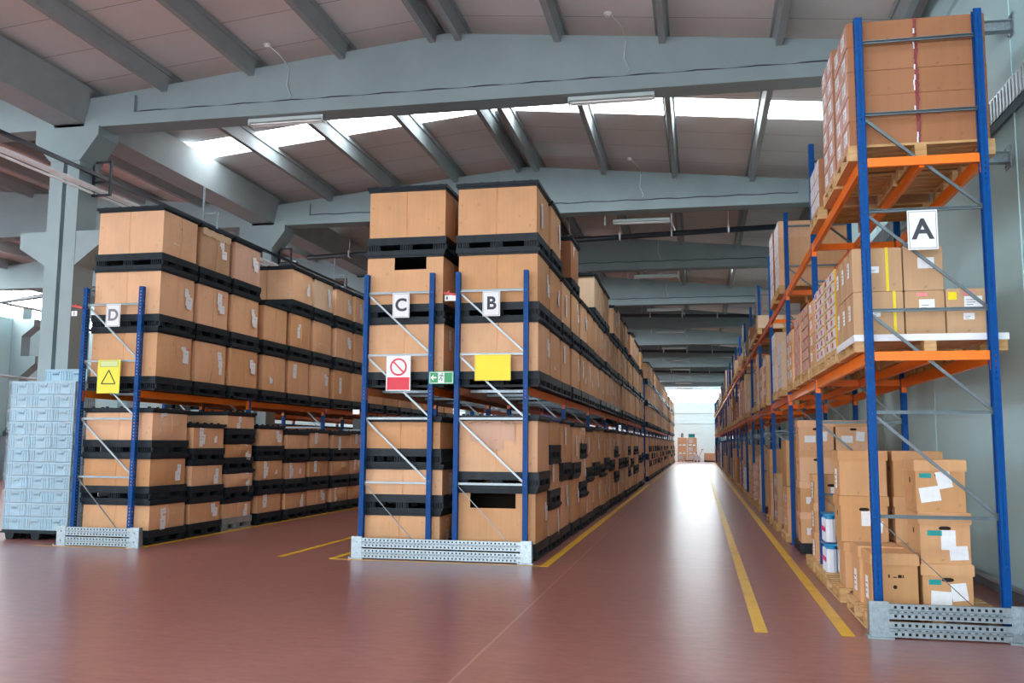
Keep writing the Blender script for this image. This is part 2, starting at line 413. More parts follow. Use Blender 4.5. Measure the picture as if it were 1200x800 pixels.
def beam_mesh(L, h=.11, mt='orange'):
    m = MB(); m.box(-.022, .04, -h, .022, L - .04, 0)
    for y in (.04, L - .04):
        s = 1 if y < 1 else -1
        m.box(-.03, y - .012, -h - .06, .03, y + .012, 0)
    return m.mesh('beam', [mt])
def rack(name, label, xl, w, ya, nb, h, levels, bars, full=6, S=3.6, worn=None, ties=False, bar='zincpaint'):
    root = thing(name, label, 'pallet rack', (xl, ya, 0))
    pl, pr = post_mesh(h, -1), post_mesh(h, 1)
    hb = MB().box(0, -.014, -.015, w, .014, -.009).box(0, -.014, .009, w, .014, .015).box(0, .008, -.015, w, .012, .015).mesh('bracing_bar', bar)
    dz = bars[1] - bars[0]
    db = MB().bar((0, .022, 0), (w, .022, -dz), .024, .006, up=(0, 1, 0)); db.bar((0, .03, .012), (w, .03, -dz + .012), .006, .02, up=(0, 1, 0)); db.bar((0, .03, -.014), (w, .03, -dz - .014), .006, .02, up=(0, 1, 0)); db = db.mesh('bracing_bar', bar)
    for k in range(nb + 1):
        y = S * k
        link('upright_post', pl, root, (0, y, 0)); link('upright_post', pr, root, (w, y, 0))
        zb = [z for z in bars if z < h]
        if k < full:
            for z in zb: link('bracing_bar', hb, root, (0, y, z))
            for z in zb:
                if z - dz > .15 and z < bars[0] + 4.1 * dz: link('bracing_bar', db, root, (0, y, z))
            link('bracing_bar', MB().bar((0, .022, bars[0]), (w * .9, .022, .1), .006, .03, up=(0, 1, 0)).mesh('bracing_bar', bar), root, (0, y, 0))
    if nb + 1 > full:
        m = MB()
        for k in range(full, nb + 1):
            for z in [z for z in bars if z < h]:
                m.box(0, S * k - .014, z - .015, w, S * k + .014, z + .015)
                if z - dz > 0: m.bar((0, S * k + .02, z), (w, S * k + .02, z - dz), .01, .034, up=(0, 1, 0))
        o = part('bracing', m, bar, root); o['kind'] = 'stuff'
    bm, bw = beam_mesh(S), beam_mesh(S, .11, worn or 'orange')
    mid = MB().box(-.022, .02, -.1, .022, S - .02, -.01).mesh('beam', 'orange')
    cross = MB().box(.04, -.022, -.09, w - .04, .022, -.01).mesh('cross_beam', 'orange')
    sup = MB().box(-.02, -.03, -.06, w + .02, .03, -.02).mesh('support_bar', 'galv')
    for li, z in enumerate(levels):
        for k in range(nb):
            link('beam', bw if k > 1 else bm, root, (0, S * k, z)); link('beam', bm, root, (w, S * k, z))
            if ties: link('beam', mid, root, (w / 2, S * k, z - .0))
            elif k < 4:
                for f in (.2, .5, .8): link('support_bar', sup, root, (0, S * (k + f), z + .015))
        for k in range(nb + 1):
            if ties and (k < 6): link('cross_beam', cross, root, (0, S * k, z + .005))
    return root
barsA = [.986 + .898 * i for i in range(5)] + [5.26]
barsB = [3.7285 - .898 * i for i in range(3, -1, -1)]
rack('pallet_rack', 'tall blue and orange pallet rack A along the right wall, three storeys of goods', 1.4838, 1.0136, 8.497, 22, 5.49, [2.42, 4.17], barsA, 6, worn='orange_worn', ties=True, bar='zincdark')
rack('pallet_rack', 'near stretch of blue and orange pallet rack B facing the main aisle', -3.31, .982, 12.366, 7, 4.0, [2.375], barsB, 8, worn='orange_worn')
rack('pallet_rack', 'blue pallet rack C standing back to back with rack B', -4.671, .982, 12.366, 7, 4.0, [2.375], barsB, 8)
rack('pallet_rack', 'blue and orange pallet rack D beside the stack of blue crates', -9.504, .982, 12.71, 7, 4.0, [2.375], barsB, 8)
rack('pallet_rack', 'distant stretch of pallet rack B beyond the cross aisle', -3.31, .982, 40.4, 8, 4.35, [2.375], barsB, 2, worn='orange_worn')
rack('pallet_rack', 'farthest stretch of pallet rack B near the end wall', -3.31, .982, 71.2, 4, 4.35, [2.375], barsB, 1)

def guard(label, x0, x1, y, big=False):
    g = thing('rack_guard', label, 'rack guard', (x0, y, 0)); L = x1 - x0
    for i, x in enumerate((0, L)):
        m = MB(); s = 1 if i else -1; ww = .15
        a, b = (x - ww, x) if i else (x, x + ww)
        m.box(a, -.012, 0, b, 0, .3); m.prism([(0, .3), (.07, .3), (.1, .05), (.1, 0), (0, 0)], 'x', x - .006, x + .006)
        m.box(a - .03, -.05, 0, b + .03, .1, .012)
        for z in (.08, .22): m.tube([(a + .07, -.026, z), (a + .07, -.01, z)], .014, 8)
        m.tube([(a - .02, -.04, .01), (a - .02, -.04, .03)], .014, 6)
        if big and i:   # the wide rounded end plate
            m.prism([(b - .08, .28), (b + .16, .28), (b + .16, -.0), (b - .02, 0), (b - .08, .08)], 'y', -.24, -.225)
            m.box(b - .08, -.24, 0, b + .16, -.0, .01); m.box(b - .08, -.24, .1, b - .07, 0, .28)
            m.tube([(b, -.26, .19), (b, -.22, .19)], .016, 8); m.tube([(b, -.26, .07), (b + .05, -.26, .05), (b + .1, -.26, .02)], .012, 6)
        part('end_bracket', m, 'galv', g)
    pitch = .054; us = [0]; x = .05; LL = L - .28
    while x < LL - .05: us += [x, x + .022]; x += pitch
    us.append(LL)
    for z0 in (.014, .16):
        m = MB(); H = .038; 
        m.holed((.14, -.004, z0), (1, 0, 0), (0, 0, 1), us, [0, .012, .034, .044], lambda i, j: i % 2 == 1 and j == 1)
        m.quad([(.14, -.004, z0 + .044), (.14 + LL, -.004, z0 + .044), (.14 + LL, -.018, z0 + .052), (.14, -.018, z0 + .052)])
        m.holed((.14, -.018, z0 + .052), (1, 0, 0), (0, 0, 1), [u + .02 if 0 < u < LL else u for u in us], [0, .004, .011, .015], lambda i, j: i % 2 == 1 and j == 1)
        m.quad([(.14, -.018, z0 + .067), (.14 + LL, -.018, z0 + .067), (.14 + LL, -.004, z0 + .075), (.14, -.004, z0 + .075)])
        m.holed((.14, -.004, z0 + .075), (1, 0, 0), (0, 0, 1), us, [0, .01, .032, .044], lambda i, j: i % 2 == 1 and j == 1)
        m.box(.14, -.004, z0 + .119, .14 + LL, .04, z0 + .121); m.box(.14, -.004, z0 - .002, .14 + LL, .04, z0)
        part('guard_rail', m, 'galv', g)
        b = MB().box(.14, .041, z0, .14 + LL, .046, z0 + .118); part('shade_backing', b, 'black', g)  # black sheet added to stand in for the shade behind the holes
guard('galvanised perforated guard at the foot of rack A', 1.38, 2.62, 8.3, True)
guard('long galvanised perforated guard across the feet of racks B and C', -4.74, -2.21, 12.19)
guard('galvanised perforated guard at the foot of rack D beside the blue crates', -9.63, -8.24, 12.52)

# wall ties of rack A
for k, (z, y) in enumerate([(5.93, 9.9), (4.62, 10.2)]):
    m = MB().box(0, -.05, .05, .7, .05, .058).box(0, -.05, -.058, .7, .05, -.05).box(0, -.004, -.05, .7, .004, .05).box(.69, -.09, -.12, .7, .09, .12)
    for q in (-.09, .09): m.tube([(.675, .05, q), (.7, .05, q)], .014, 6)
    o = link('wall_tie', m.mesh('wall_tie', 'galv'), None, (2.54, y, z)); tag(o, ['upper', 'lower'][k] + ' steel tie bracket from rack A to the right wall', 'bracket', 'wall ties of rack A')
m = MB(); m.box(0, 0, 0, .008, 30, .26); m.box(0, 0, .26, .1, 30, .268); m.box(.09, 0, .2, .1, 30, .268); m.box(0, 0, -.0, .1, 30, .008)
tray = thing('cable_tray', 'grey ribbed cable tray fixed along the right wall behind rack A', 'cable tray', (XW - .13, 3, 5.0))
part('tray_body', m, 'galv', tray)
m = MB()
for i in range(300): m.box(-.008, .1 * i, .01, .0, .1 * i + .035, .25)
o = part('tray_ribs', m, 'zincpaint', tray); o['kind'] = 'stuff'

# ------------------------------------------------------------------ pallet boxes (plastic base, cardboard sleeve, lid)
W, D = 1.15, .985      # X, Y
def base_mesh(mt='black', h=.22):
    m = MB(); x, y = W / 2 + .026, D / 2 + .035; t = h * .5
    m.box(-x, -y, t, x, y, h)
    m.box(-x + .004, -y + .004, .0, x - .004, -y + .12, .03); m.box(-x + .004, y - .12, 0, x - .004, y - .004, .03); m.box(-.06, -y, 0, .06, y, .03)
    m.box(-x + .004, -y, 0, -x + .12, y, .03); m.box(x - .12, -y, 0, x - .004, y, .03)
    for cx in (-x + .11, 0, x - .11):
        for cy in (-y + .1, 0, y - .1):
            m.box(cx - .085, cy - .07, .03, cx + .085, cy + .07, t)
            for q in (-.085, -.05, -.015, .02, .055):
                for yy, on in ((-y, cy < -.1), (y - .012, cy > .1)):
                    if on: m.box(cx + q, yy, .03, cx + q + .014, yy + .03 if yy < 0 else yy + .012, t)
            for q in (-.07, -.03, .01, .05):
                for xx, on in ((-x, cx < -.1), (x - .03, cx > .1)):
                    if on: m.box(xx, cy + q, .03, xx + .03, cy + q + .014, t)
    return m.mesh('pallet_base', mt)
def lid_mesh(mt='black', studs=True):
    m = MB(); x, y = W / 2 + .034, D / 2 + .048
    m.box(-x, -y, .0, x, y, .045); m.box(-x + .02, -y + .02, -.03, x - .02, y - .02, 0)
    for i in range(5 if studs else 0):
        for j in range(5):
            if i in (0, 4) or j in (0, 4): m.box(-x + .1 + i * (2 * x - .24) / 4, -y + .06 + j * (2 * y - .16) / 4, .045, -x + .14 + i * (2 * x - .24) / 4, -y + .09 + j * (2 * y - .16) / 4, .068)
    return m.mesh('lid', mt)
def sleeve_mesh(h, seed, bulge=.018, mt='kraft', hatch=None):
    r = random.Random(seed); m = MB(); gx = [0, .04, .2, .35, .485, .5, .515, .65, .8, .96, 1]; gz = [0, .06, .25, .5, .75, .94, 1]
    ph = [r.uniform(0, 6) for _ in range(6)]
    def disp(u, v, k):
        w = math.sin(PI * u) * math.sin(PI * min(1, max(0, v)))
        g = -.011 if abs(u - .5) < .004 else 0
        return bulge * w * (1 + .6 * math.sin(3 * u + ph[k])) + g + .004 * math.sin(9 * v + ph[k]) * math.sin(7 * u) * w
    cs = [(-W / 2, -D / 2), (W / 2, -D / 2), (W / 2, D / 2), (-W / 2, D / 2)]; nr = [(0, -1), (1, 0), (0, 1), (-1, 0)]
    for k in range(4):
        a, b = cs[k], cs[(k + 1) % 4]; n = len(m.v); vv = gz; hh = hatch if k == 0 else None
        us = sorted(set(gx + ([hh[0], hh[1]] if hh else []))); vs = sorted(set(vv + ([hh[2]] if hh else [])))
        for v in vs:
            for u in us:
                q = disp(u, v, k) if not hh else 0
                m.v.append((a[0] + (b[0] - a[0]) * u + nr[k][0] * q, a[1] + (b[1] - a[1]) * u + nr[k][1] * q, v * h))
        for j in range(len(vs) - 1):
            for i in range(len(us) - 1):
                if hh and hh[0] <= (us[i] + us[i + 1]) / 2 <= hh[1] and (vs[j] + vs[j + 1]) / 2 > hh[2]: continue
                p = n + j * len(us) + i; m.f.append((p, p + 1, p + len(us) + 1, p + len(us))); m.mi.append(0)
    if hatch:
        e = .02; x, y = W / 2 - e, D / 2 - e
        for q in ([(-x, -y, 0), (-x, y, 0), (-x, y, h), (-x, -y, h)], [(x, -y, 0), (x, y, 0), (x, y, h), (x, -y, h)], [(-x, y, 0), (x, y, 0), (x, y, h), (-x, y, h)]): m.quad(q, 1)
    m.quad([(-W / 2, -D / 2, .002), (W / 2, -D / 2, .002), (W / 2, D / 2, .002), (-W / 2, D / 2, .002)], 0)
    if not hatch: m.quad([(-W / 2, -D / 2, h), (W / 2, -D / 2, h), (W / 2, D / 2, h), (-W / 2, D / 2, h)], 0)
    return m.mesh('sleeve', [mt, 'dark_in'])
def label_mesh(seed, h):
    r = random.Random(seed); m = MB(); n = r.choice([2, 2, 3, 3]); cy = r.choice([-.28, -.1, .2, .3]); cz = h * r.uniform(.52, .72)
    for i in range(n):
        y = cy + r.uniform(-.07, .07); z = cz - i * r.uniform(.07, .12); w_, h_ = r.uniform(.1, .17), r.uniform(.14, .24); h_ = min(h_, h * .42); a = r.uniform(-.15, .15)
        pts = [(-w_ / 2, -h_ / 2), (w_ / 2, -h_ / 2), (w_ / 2, h_ / 2), (-w_ / 2, h_ / 2)]
        q = [(W / 2 + .022 + .002 * i, y + p[0] * math.cos(a) - p[1] * math.sin(a), z + p[0] * math.sin(a) + p[1] * math.cos(a)) for p in pts]
        m.quad(q, 0)
        for t in range(1):
            zz = z + h_ * (.2 - .3 * t); ln = w_ * r.uniform(.15, .3)
            m.quad([(W / 2 + .0235 + .002 * i, y - ln, zz), (W / 2 + .0235 + .002 * i, y + ln, zz), (W / 2 + .0235 + .002 * i, y + ln, zz + .006), (W / 2 + .0235 + .002 * i, y - ln, zz + .006)], 1)
    if r.random() < .3: m.quad([(W / 2 + .027, cy + .07, cz + .04), (W / 2 + .027, cy + .1, cz + .04), (W / 2 + .027, cy + .1, cz + .07), (W / 2 + .027, cy + .07, cz + .07)], 2)
    if r.random() < .25: m.quad([(W / 2 + .019, -cy * .7 - .05, h * .25), (W / 2 + .019, -cy * .7 + .05, h * .25), (W / 2 + .019, -cy * .7 + .06, h * .25 + .12), (W / 2 + .019, -cy * .7 - .03, h * .25 + .1)], 0)
    return m.mesh('shipping_label', ['paper', 'ink_light', 'red'])
BASE = {m: base_mesh(m) for m in ('black', 'greyplas')}; LIDM = {(m, q): lid_mesh(m, q) for m in ('black', 'blueplas') for q in (True, False)}
SL = {}
def sleeve(h, v, mt='kraft', hatch=None):
    key = (round(h, 3), v, mt, hatch)
    if key not in SL: SL[key] = sleeve_mesh(h, hash((round(h * 1000), v)) & 1023, .006 + .012 * (v % 3), mt, hatch)
    return SL[key]
def patch_mesh(face, u0, u1, z0, z1, mt, seed):
    r = random.Random(seed); m = MB(); n = 9; top = [(u0 + (u1 - u0) * i / n, z1 + r.uniform(-.012, .008)) for i in range(n + 1)]; bot = [(u0 + (u1 - u0) * i / n, z0 + r.uniform(-.03, .03)) for i in range(n + 1)]
    f = (lambda p: (p[0], -D / 2 - .024, p[1])) if face == 'front' else (lambda p: (W / 2 + .024, p[0], p[1]))
    for i in range(n): m.quad([f(bot[i]), f(bot[i + 1]), f(top[i + 1]), f(top[i])])
    return m.mesh('torn_patch', mt)
LB = {}
def lab(h, v):
    key = (round(h, 2), v)
    if key not in LB: LB[key] = label_mesh(v * 7 + 3, h)
    return LB[key]
WHOLE = {}
def whole(pitch, v):      # far copies: the same box in one mesh
    key = (round(pitch, 3), v)
    if key not in WHOLE:
        m = MB(); x, y = W / 2, D / 2
        m.box(-x - .02, -y - .02, .1, x + .02, y + .02, .22, 1)
        for cx in (-x + .09, 0, x - .09):
            for cy in (-y + .07, 0, y - .07): m.box(cx - .1, cy - .08, 0, cx + .1, cy + .08, .1, 1)
        m.box(-x, -y, .22, x, y, pitch - .04, 0); m.box(-x - .03, -y - .03, pitch - .045, x + .03, y + .03, pitch, 1)
        r = random.Random(v); yy = r.uniform(-.3, .3); zz = pitch * r.uniform(.5, .8)
        m.box(x, yy - .06, zz - .08, x + .004, yy + .06, zz + .06, 2)
        WHOLE[key] = m.mesh('pallet_box', ['kraft', 'black', 'paper'])
    return WHOLE[key]
POS = {1: ['only'], 2: ['bottom', 'top'], 3: ['bottom', 'middle', 'top'], 4: ['bottom', 'second lowest', 'second highest', 'top']}
GB = {'B': 'pallet boxes stacked in rack B', 'C': 'pallet boxes stacked in rack C', 'D': 'pallet boxes stacked in rack D'}
n_box = 0
def stack(rack_, xc, yc, z, pitches, lvl, num, opts={}, spread=.02, lids=True):
    global n_box
    n = len(pitches)
    for i, p in enumerate(pitches):
        o = opts.get(i, {}); n_box += 1; v = R.randrange(6)
        mt = o.get('mt', 'kraft'); hatch = o.get('hatch')
        what = o.get('what', 'brown cardboard pallet box')
        root = thing('pallet_box', '%s, %s of the %s %s stack in rack %s' % (what, POS[n][i], ORD[num], lvl, rack_), 'pallet box', (xc + R.uniform(-spread, spread) + o.get('dx', 0), yc + R.uniform(-.01, .01) + o.get('dy', 0), z), R.uniform(-.008, .008) + o.get('rz', 0), GB[rack_])
        link('pallet_base', BASE[o.get('base', 'black')], root)
        h = p - .22 - .035
        sv = link('sleeve', sleeve(h, v, mt, hatch), root, (0, 0, .22))
        link('lid', LIDM[(o.get('lid', 'black'), i == n - 1)], root, (0, 0, p - .045))
        if o.get('label', R.random() < .85): link('shipping_label', lab(h, R.randrange(9)), sv)
        for q in o.get('patch', ()): link('torn_patch', patch_mesh(*q), sv)
        z += p
U = .983; xB, xC, xD = -2.78, -4.14, -8.9
HB_ = (.3, .72, .62)
def ypos(ya, s): return ya + 3.6 * (s // 3) + .065 + .58 + (s % 3) * 1.158
# rack B, near stretch
topsB = {0: 3, 1: 3, 2: 2, 3: 3, 4: 2, 5: 2, 6: 3, 7: 3, 8: 3, 9: 2, 10: 3, 11: 3, 12: 3, 13: 3, 14: 2, 15: 3, 16: 3, 17: 3, 18: 3, 19: 2, 20: 3}
for s in range(21):
    y = ypos(12.366, s) + (.02 if s == 0 else 0); P = [U] * topsB[s]
    if s in (11, 16): P[-1] = 1.1
    opts = {0: {}, len(P) - 1: {}}
    if s == 3: opts[2] = dict(mt='kraft_red', what='reddish brown pallet box')
    if s == 6: opts[2] = dict(mt='kraft_pale', what='pale tan pallet box')
    if s == 12: opts[2] = dict(mt='kraft_red', what='dark brown pallet box')
    stack('B', xB, y, 2.38, P, 'upper', s + 1, opts)
lowB = {0: ([.975, 1.0], {0: dict(hatch=(.2, .76, .66), what='pallet box with an open hatch'), 1: dict(what='battered taped pallet box', label=False, patch=[('front', -.38, .26, .42, .7, 'kraft_pink', 4), ('front', -.5, .5, .685, .72, 'tape', 5), ('front', -.12, .1, .3, .44, 'kraft_pink', 6)])}),
        1: ([.67, .68, .65], {2: dict(lid='blueplas', what='pallet box with a blue lid')}), 2: ([1.06, .93], {}), 3: ([1.04, .92], {}), 4: ([.66, .72, .6], {}), 5: ([.9, 1.02], {}), 6: ([.98, .97], {})}
for s in range(21):
    P, o = lowB.get(s, (R.choice([[.98, .98], [.66, .66, .65], [1.05, .9], [.92, 1.05]]), {}))
    stack('B', xB, ypos(12.366, s), 0.005, P, 'lower', s + 1, o)
# rack C, what shows behind and beside rack B
for s in range(6):
    y = ypos(12.366, s)
    stack('C', xC, y, 2.38, [U] * 3, 'upper', s + 1, {1: dict(hatch=(.36, .78, .7), what='pallet box with a square hatch')} if s == 0 else {})
    stack('C', xC, y, .005, [.64, .645, .67], 'lower', s + 1)
# rack D
topsD = [3, 3, 3, 2] + [3] * 11
for s in range(15):
    P = [U] * topsD[s]; o = {}
    if s == 1: o[2] = dict(what='pallet box with a torn taped rim', mt='kraft_tan', patch=[('side', -.48, .48, .58, .7, 'kraft_pale', 8)])
    if s == 2: o[2] = dict(what='pinkish pallet box', mt='kraft_pink')
    if s == 5: o[2] = dict(mt='kraft_pale', what='pale tan pallet box')
    if s >= 4: P[-1] = .93
    stack('D', xD, ypos(12.71, s), 2.38, P, 'upper', s + 1, o)
lowD = [([.67, .71, .72], {}), ([.62, .63, .64], {}), ([.55, .53, .53, .52], {0: dict(base='greyplas', what='pallet box on a grey plastic pallet')}), ([.63, .66, .62], {}), ([.61, .62, .58], {}), ([.62, .62, .62], {})]
for s in range(15):
    P, o = lowD[s] if s < 6 else ([.61, .62, .6 + .03 * (s % 2)], {})
    stack('D', xD, ypos(12.71, s), .005, P, 'lower', s + 1, o)
rack('pallet_rack', 'orange and blue pallet rack glimpsed behind rack D past the columns', -12.6, .98, 19.9, 6, 4.0, [2.375], barsB, 1)
for s in range(18):
    for i in range(4):
        z = .005 + .7 * i if i < 3 else 2.38
        o = link('pallet_box', whole(.7 if i < 3 else U, R.randrange(4)), None, (-12.1 + R.uniform(-.012, .012), ypos(19.9, s), z)); tag(o, 'brown pallet box glimpsed behind rack D, %s of the %s stack' % (['bottom', 'middle', 'third', 'raised'][i], ORD[s + 1]), 'pallet box', 'pallet boxes behind rack D')
# rack B beyond the cross aisle: small in the photo, one mesh each, then the rest as stuff
far_stuff = MB()
cnt = 0
for blk, ya, nb in ((0, 40.4, 8), (1, 71.2, 4)):
    for s in range(nb * 3):
        y = ypos(ya, s)
        hi = 3 if (s % 7 not in (4,)) else 2
        rows = [(2.38, [U] * hi, 'upper'), (.005, R.choice([[.98, .98], [.66, .66, .65]]), 'lower')]
        if s == 0 and blk == 0: rows[0] = (2.38, [.95, .95, .95], 'upper')
        for z, P, lv in rows:
            for i, p in enumerate(P):
                cnt += 1
                if blk == 0 and s < 12:
                    o = link('pallet_box', whole(p, R.randrange(4)), None, (xB + R.uniform(-.015, .015), y, z), R.uniform(-.01, .01))
                    tag(o, 'distant brown pallet box, %s of the %s %s stack beyond the cross aisle' % (POS[len(P)][i], ORD[s + 1], lv), 'pallet box', 'distant pallet boxes of rack B')
                else:
                    x0 = xB + R.uniform(-.02, .02)
                    far_stuff.box(x0 - W / 2, y - D / 2, z + .22, x0 + W / 2, y + D / 2, z + p - .04, 0)
                    far_stuff.box(x0 - W / 2 - .02, y - D / 2 - .02, z + .02, x0 + W / 2 + .02, y + D / 2 + .02, z + .2, 1); far_stuff.box(x0 - W / 2 - .03, y - D / 2 - .03, z + p - .045, x0 + W / 2 + .03, y + D / 2 + .03, z + p, 1)
                    far_stuff.box(x0 + W / 2, y - .1, z + p * .6, x0 + W / 2 + .004, y + .03, z + p * .75, 2)
                z += p
o = link('pallet_boxes', far_stuff.mesh('pallet_boxes', ['kraft', 'black', 'paper'])); tag(o, 'farthest brown pallet boxes of rack B near the end wall', 'pallet boxes', kind='stuff')
o = thing('paper_tag', 'white paper tag hanging at the left post of rack C', 'tag', (-4.82, 12.31, 1.99)); part('tag_sheet', MB().box(0, 0, 0, .1, .004, .065), 'paper', o)

# ------------------------------------------------------------------ rack A goods
PW, PD = 1.22, .8
def pallet_parts(x0, y0, x1, y1, h=.144):
    a, b, c = MB(), MB(), MB(); L = x1 - x0; n = 7
    for i in range(n):
        w = (y1 - y0) / (n + (n - 1) * .35); yy = y0 + i * w * 1.35; a.box(x0, yy, h - .022, x1, yy + w, h)
    for xx in (x0, (x0 + x1) / 2 - .05, x1 - .1):
        a.box(xx, y0, h - .044, xx + .1, y1, h - .022)
        for yy in (y0, (y0 + y1) / 2 - .06, y1 - .12): b.box(xx, yy, .022, xx + .1, yy + .12, h - .044)
        c.box(xx, y0, 0, xx + .1, y1, .022)
    return a, b, c
PM = {}
BLK = MB().box(0, 0, 0, .1, .12, .078).mesh('spacer_block', 'wood')
def wooden_pallet(x0, y0, z, w, d, label, group, detail=True, h=.144):
    key = (round(w, 2), round(d, 2), round(h, 3), detail)
    if key not in PM:
        a, b, c = pallet_parts(0, 0, w, d, h)
        if detail: PM[key] = (a.mesh('top_deck', 'wood'), b.mesh('spacer_blocks', 'wood'), c.mesh('runners', 'wood'))
        else:
            for q in (b, c):
                n = len(a.v); a.v += q.v; a.f += [tuple(i + n for i in f) for f in q.f]; a.mi += q.mi
            PM[key] = a.mesh('wooden_pallet', 'wood')
    if detail:
        r = thing('wooden_pallet', label, 'pallet', (x0, y0, z), 0, group)
        link('top_deck', PM[key][0], r); link('runners', PM[key][2], r)
        for xx in (0, w / 2 - .05, w - .1):
            for yy in (0, d / 2 - .06, d - .12): link('spacer_block', BLK, r, (xx, yy, .022))
    else:
        r = link('wooden_pallet', PM[key], None, (x0, y0, z)); tag(r, label, 'pallet', group)
    return r
CM = {}
def carton_mesh(w, d, h, mt, tape='tape', side=None):
    key = (round(w, 3), round(d, 3), round(h, 3), mt, tape, side)
    if key not in CM:
        m = MB(); e = .004
        # body with slightly rounded long edges and the flap seam and tape across the top
        c = .006; p = [(c, 0), (w - c, 0), (w, c), (w, d - c), (w - c, d), (c, d), (0, d - c), (0, c)]
        m.prism([(a, b) for a, b in p], 'z', 0, h - .009)
        m.box(.007, .007, h - .009, w - .007, d / 2 - .003, h); m.box(.007, d / 2 + .003, h - .009, w - .007, d - .007, h)
        m.box(0 - .0015, d / 2 - .025, h - .09, w + .0015, d / 2 + .025, h, 1)
        if side: m.box(-.003, .012, .01, 0, d - .012, h - .012, 2)
        CM[key] = m.mesh('carton', [mt, tape] + ([side] if side else []))
    return CM[key]
LBL = {}
def sticker_mesh(w, h, mt='paper', lines=3, n='shipping_label'):
    key = (w, h, mt, lines)
    if key not in LBL:
        m = MB(); m.box(0, -.002, 0, w, 0, h)
        for i in range(lines): m.box(w * .12, -.003, h * (.2 + .22 * i), w * (.5 + .12 * (i % 3)), -.002, h * (.2 + .22 * i) + h * .06, 1)
        LBL[key] = m.mesh(n, [mt, 'ink_light'])
    return LBL[key]
LY = ['bottom', 'second', 'third', 'fourth', 'fifth', 'sixth', 'seventh', 'eighth', 'ninth', 'tenth', 'eleventh']
n_carton = 0
def carton_load(x0, y0, z, nx, ny, nl, w, d, h, mt, place, what, group, tape='tape', side=None, lab_=None, gap=.008, jit=.002, skip=None, name='carton'):
    global n_carton
    me = carton_mesh(w, d, h, mt, tape, side)
    for l in range(nl):
        for j in range(ny):
            for i in range(nx):
                if skip and skip(i, j, l): continue
                n_carton += 1
                rows = '' if ny == 1 else ', %s row' % (['near', 'far'][j] if ny == 2 else ['near', 'middle', 'far'][j])
                cols = '' if nx == 1 else ', %s side' % (['aisle', 'wall'][i] if nx == 2 else ['aisle', 'centre', 'wall'][i])
                o = link(name, me, None, (x0 + i * (w + gap) + R.uniform(-jit, jit), y0 + j * (d + gap) + R.uniform(-jit, jit), z + l * h), R.uniform(-.002, .002))
                tag(o, '%s, %s layer%s%s, on %s' % (what, LY[l], rows, cols, place.replace(',', '')), 'carton', group)
                if lab_ and i == 0:
                    s = link('shipping_label', sticker_mesh(*lab_), o, (-.004, d * .75, h * .3), 0); s.rotation_euler = (0, 0, -PI / 2)
LUP, LMID, LFL = [0], [0], [0]
GW = 'wooden pallets on rack A'; GCAR = 'cartons on the pallets of rack A'
def pal(level, x0, y0, w=1.22, d=.8, detail=True, what='wooden pallet'):
    cnt, z, nm = {'upper': (LUP, 4.175, 'upper'), 'middle': (LMID, 2.425, 'middle'), 'floor': (LFL, .005, 'floor')}[level]
    cnt[0] += 1; h = .144
    wooden_pallet(x0, y0, z, w, d, '%s, %s along the %s level of rack A' % (what, ORD[cnt[0]], nm), GW, detail)
    return '%s %s pallet, rack A' % (ORD[cnt[0]], nm), z + h + .001
# bay 0, upper level
p, z = pal('upper', 1.38, 8.57, 1.24, .82)
carton_load(1.40, 8.585, z, 2, 2, 5, .59, .39, .236, 'kraft_red', p, 'red-brown carton', GCAR, 'redtape', 'pinkcarton', (.17, .12))
m = MB(); r = random.Random(3)
for i in range(24):
    zz = i * .049; a, b = r.uniform(.006, .022), r.uniform(.006, .022)
    m.quad([(-a, 0, zz), (b, 0, zz), (r.uniform(.006, .022), r.uniform(-.006, 0), zz + .05), (-r.uniform(.006, .02), 0, zz + .05)])
    m.quad([(-a - .012, -.002, zz), (-a + .002, -.001, zz), (-a + .003, -.002, zz + .05), (-a - .01, -.003, zz + .05)], 1) if r.random() < .5 else 0
o = link('crimson_tape', m.mesh('crimson_tape', ['redtape', 'sheet']), None, (1.993, 8.574, z)); tag(o, 'crimson packing tape down the seam between the top front cartons of rack A', 'tape')
p, z = pal('upper', 1.38, 9.5)
carton_load(1.40, 9.51, z, 2, 2, 6, .59, .39, .222, 'kraft_red', p, 'red-brown carton', GCAR, 'redtape', 'pinkcarton', (.17, .12))
p, z = pal('upper', 1.38, 10.75)
carton_load(1.40, 10.76, z, 2, 2, 3, .59, .39, .19, 'kraft_red', p, 'short red-brown carton', GCAR, 'redtape', 'whitecarton')
# bay 0, middle level
p, z = pal('middle', 1.385, 8.6, 1.26, 1.02, what='front wooden pallet under a white sheet')
o = link('cover_sheet', MB().box(-.01, -.01, 0, 1.27, 1.03, .01).box(-.012, -.012, -.05, 1.272, -.008, .008).box(-.012, -.012, -.06, -.008, 1.03, .008).mesh('cover_sheet', 'sheet'), None, (1.385, 8.6, z)); tag(o, 'white sheet over the front middle pallet of rack A, under the tan cartons', 'sheet')
z += .011
def tan(x, y, zz, w, d, h, lab, stick, yellow=None):
    o = link('carton', carton_mesh(w, d, h, 'kraft_tan'), None, (x, y, zz)); tag(o, lab, 'carton', 'tan cartons on the white sheet')
    for (sx, sz, sw, sh, mt, ln) in stick:
        link('sticker' if mt != 'paper' else 'shipping_label', sticker_mesh(sw, sh, mt, ln, 'sticker'), o, (sx, -.001, sz))
    if yellow is not None:
        link('strap', MB().box(-.012, -.003, 0, .012, 0, h).box(-.012, -.003, h, .012, d, h + .003).mesh('strap', 'yellow_tape'), o, (yellow, 0, 0))
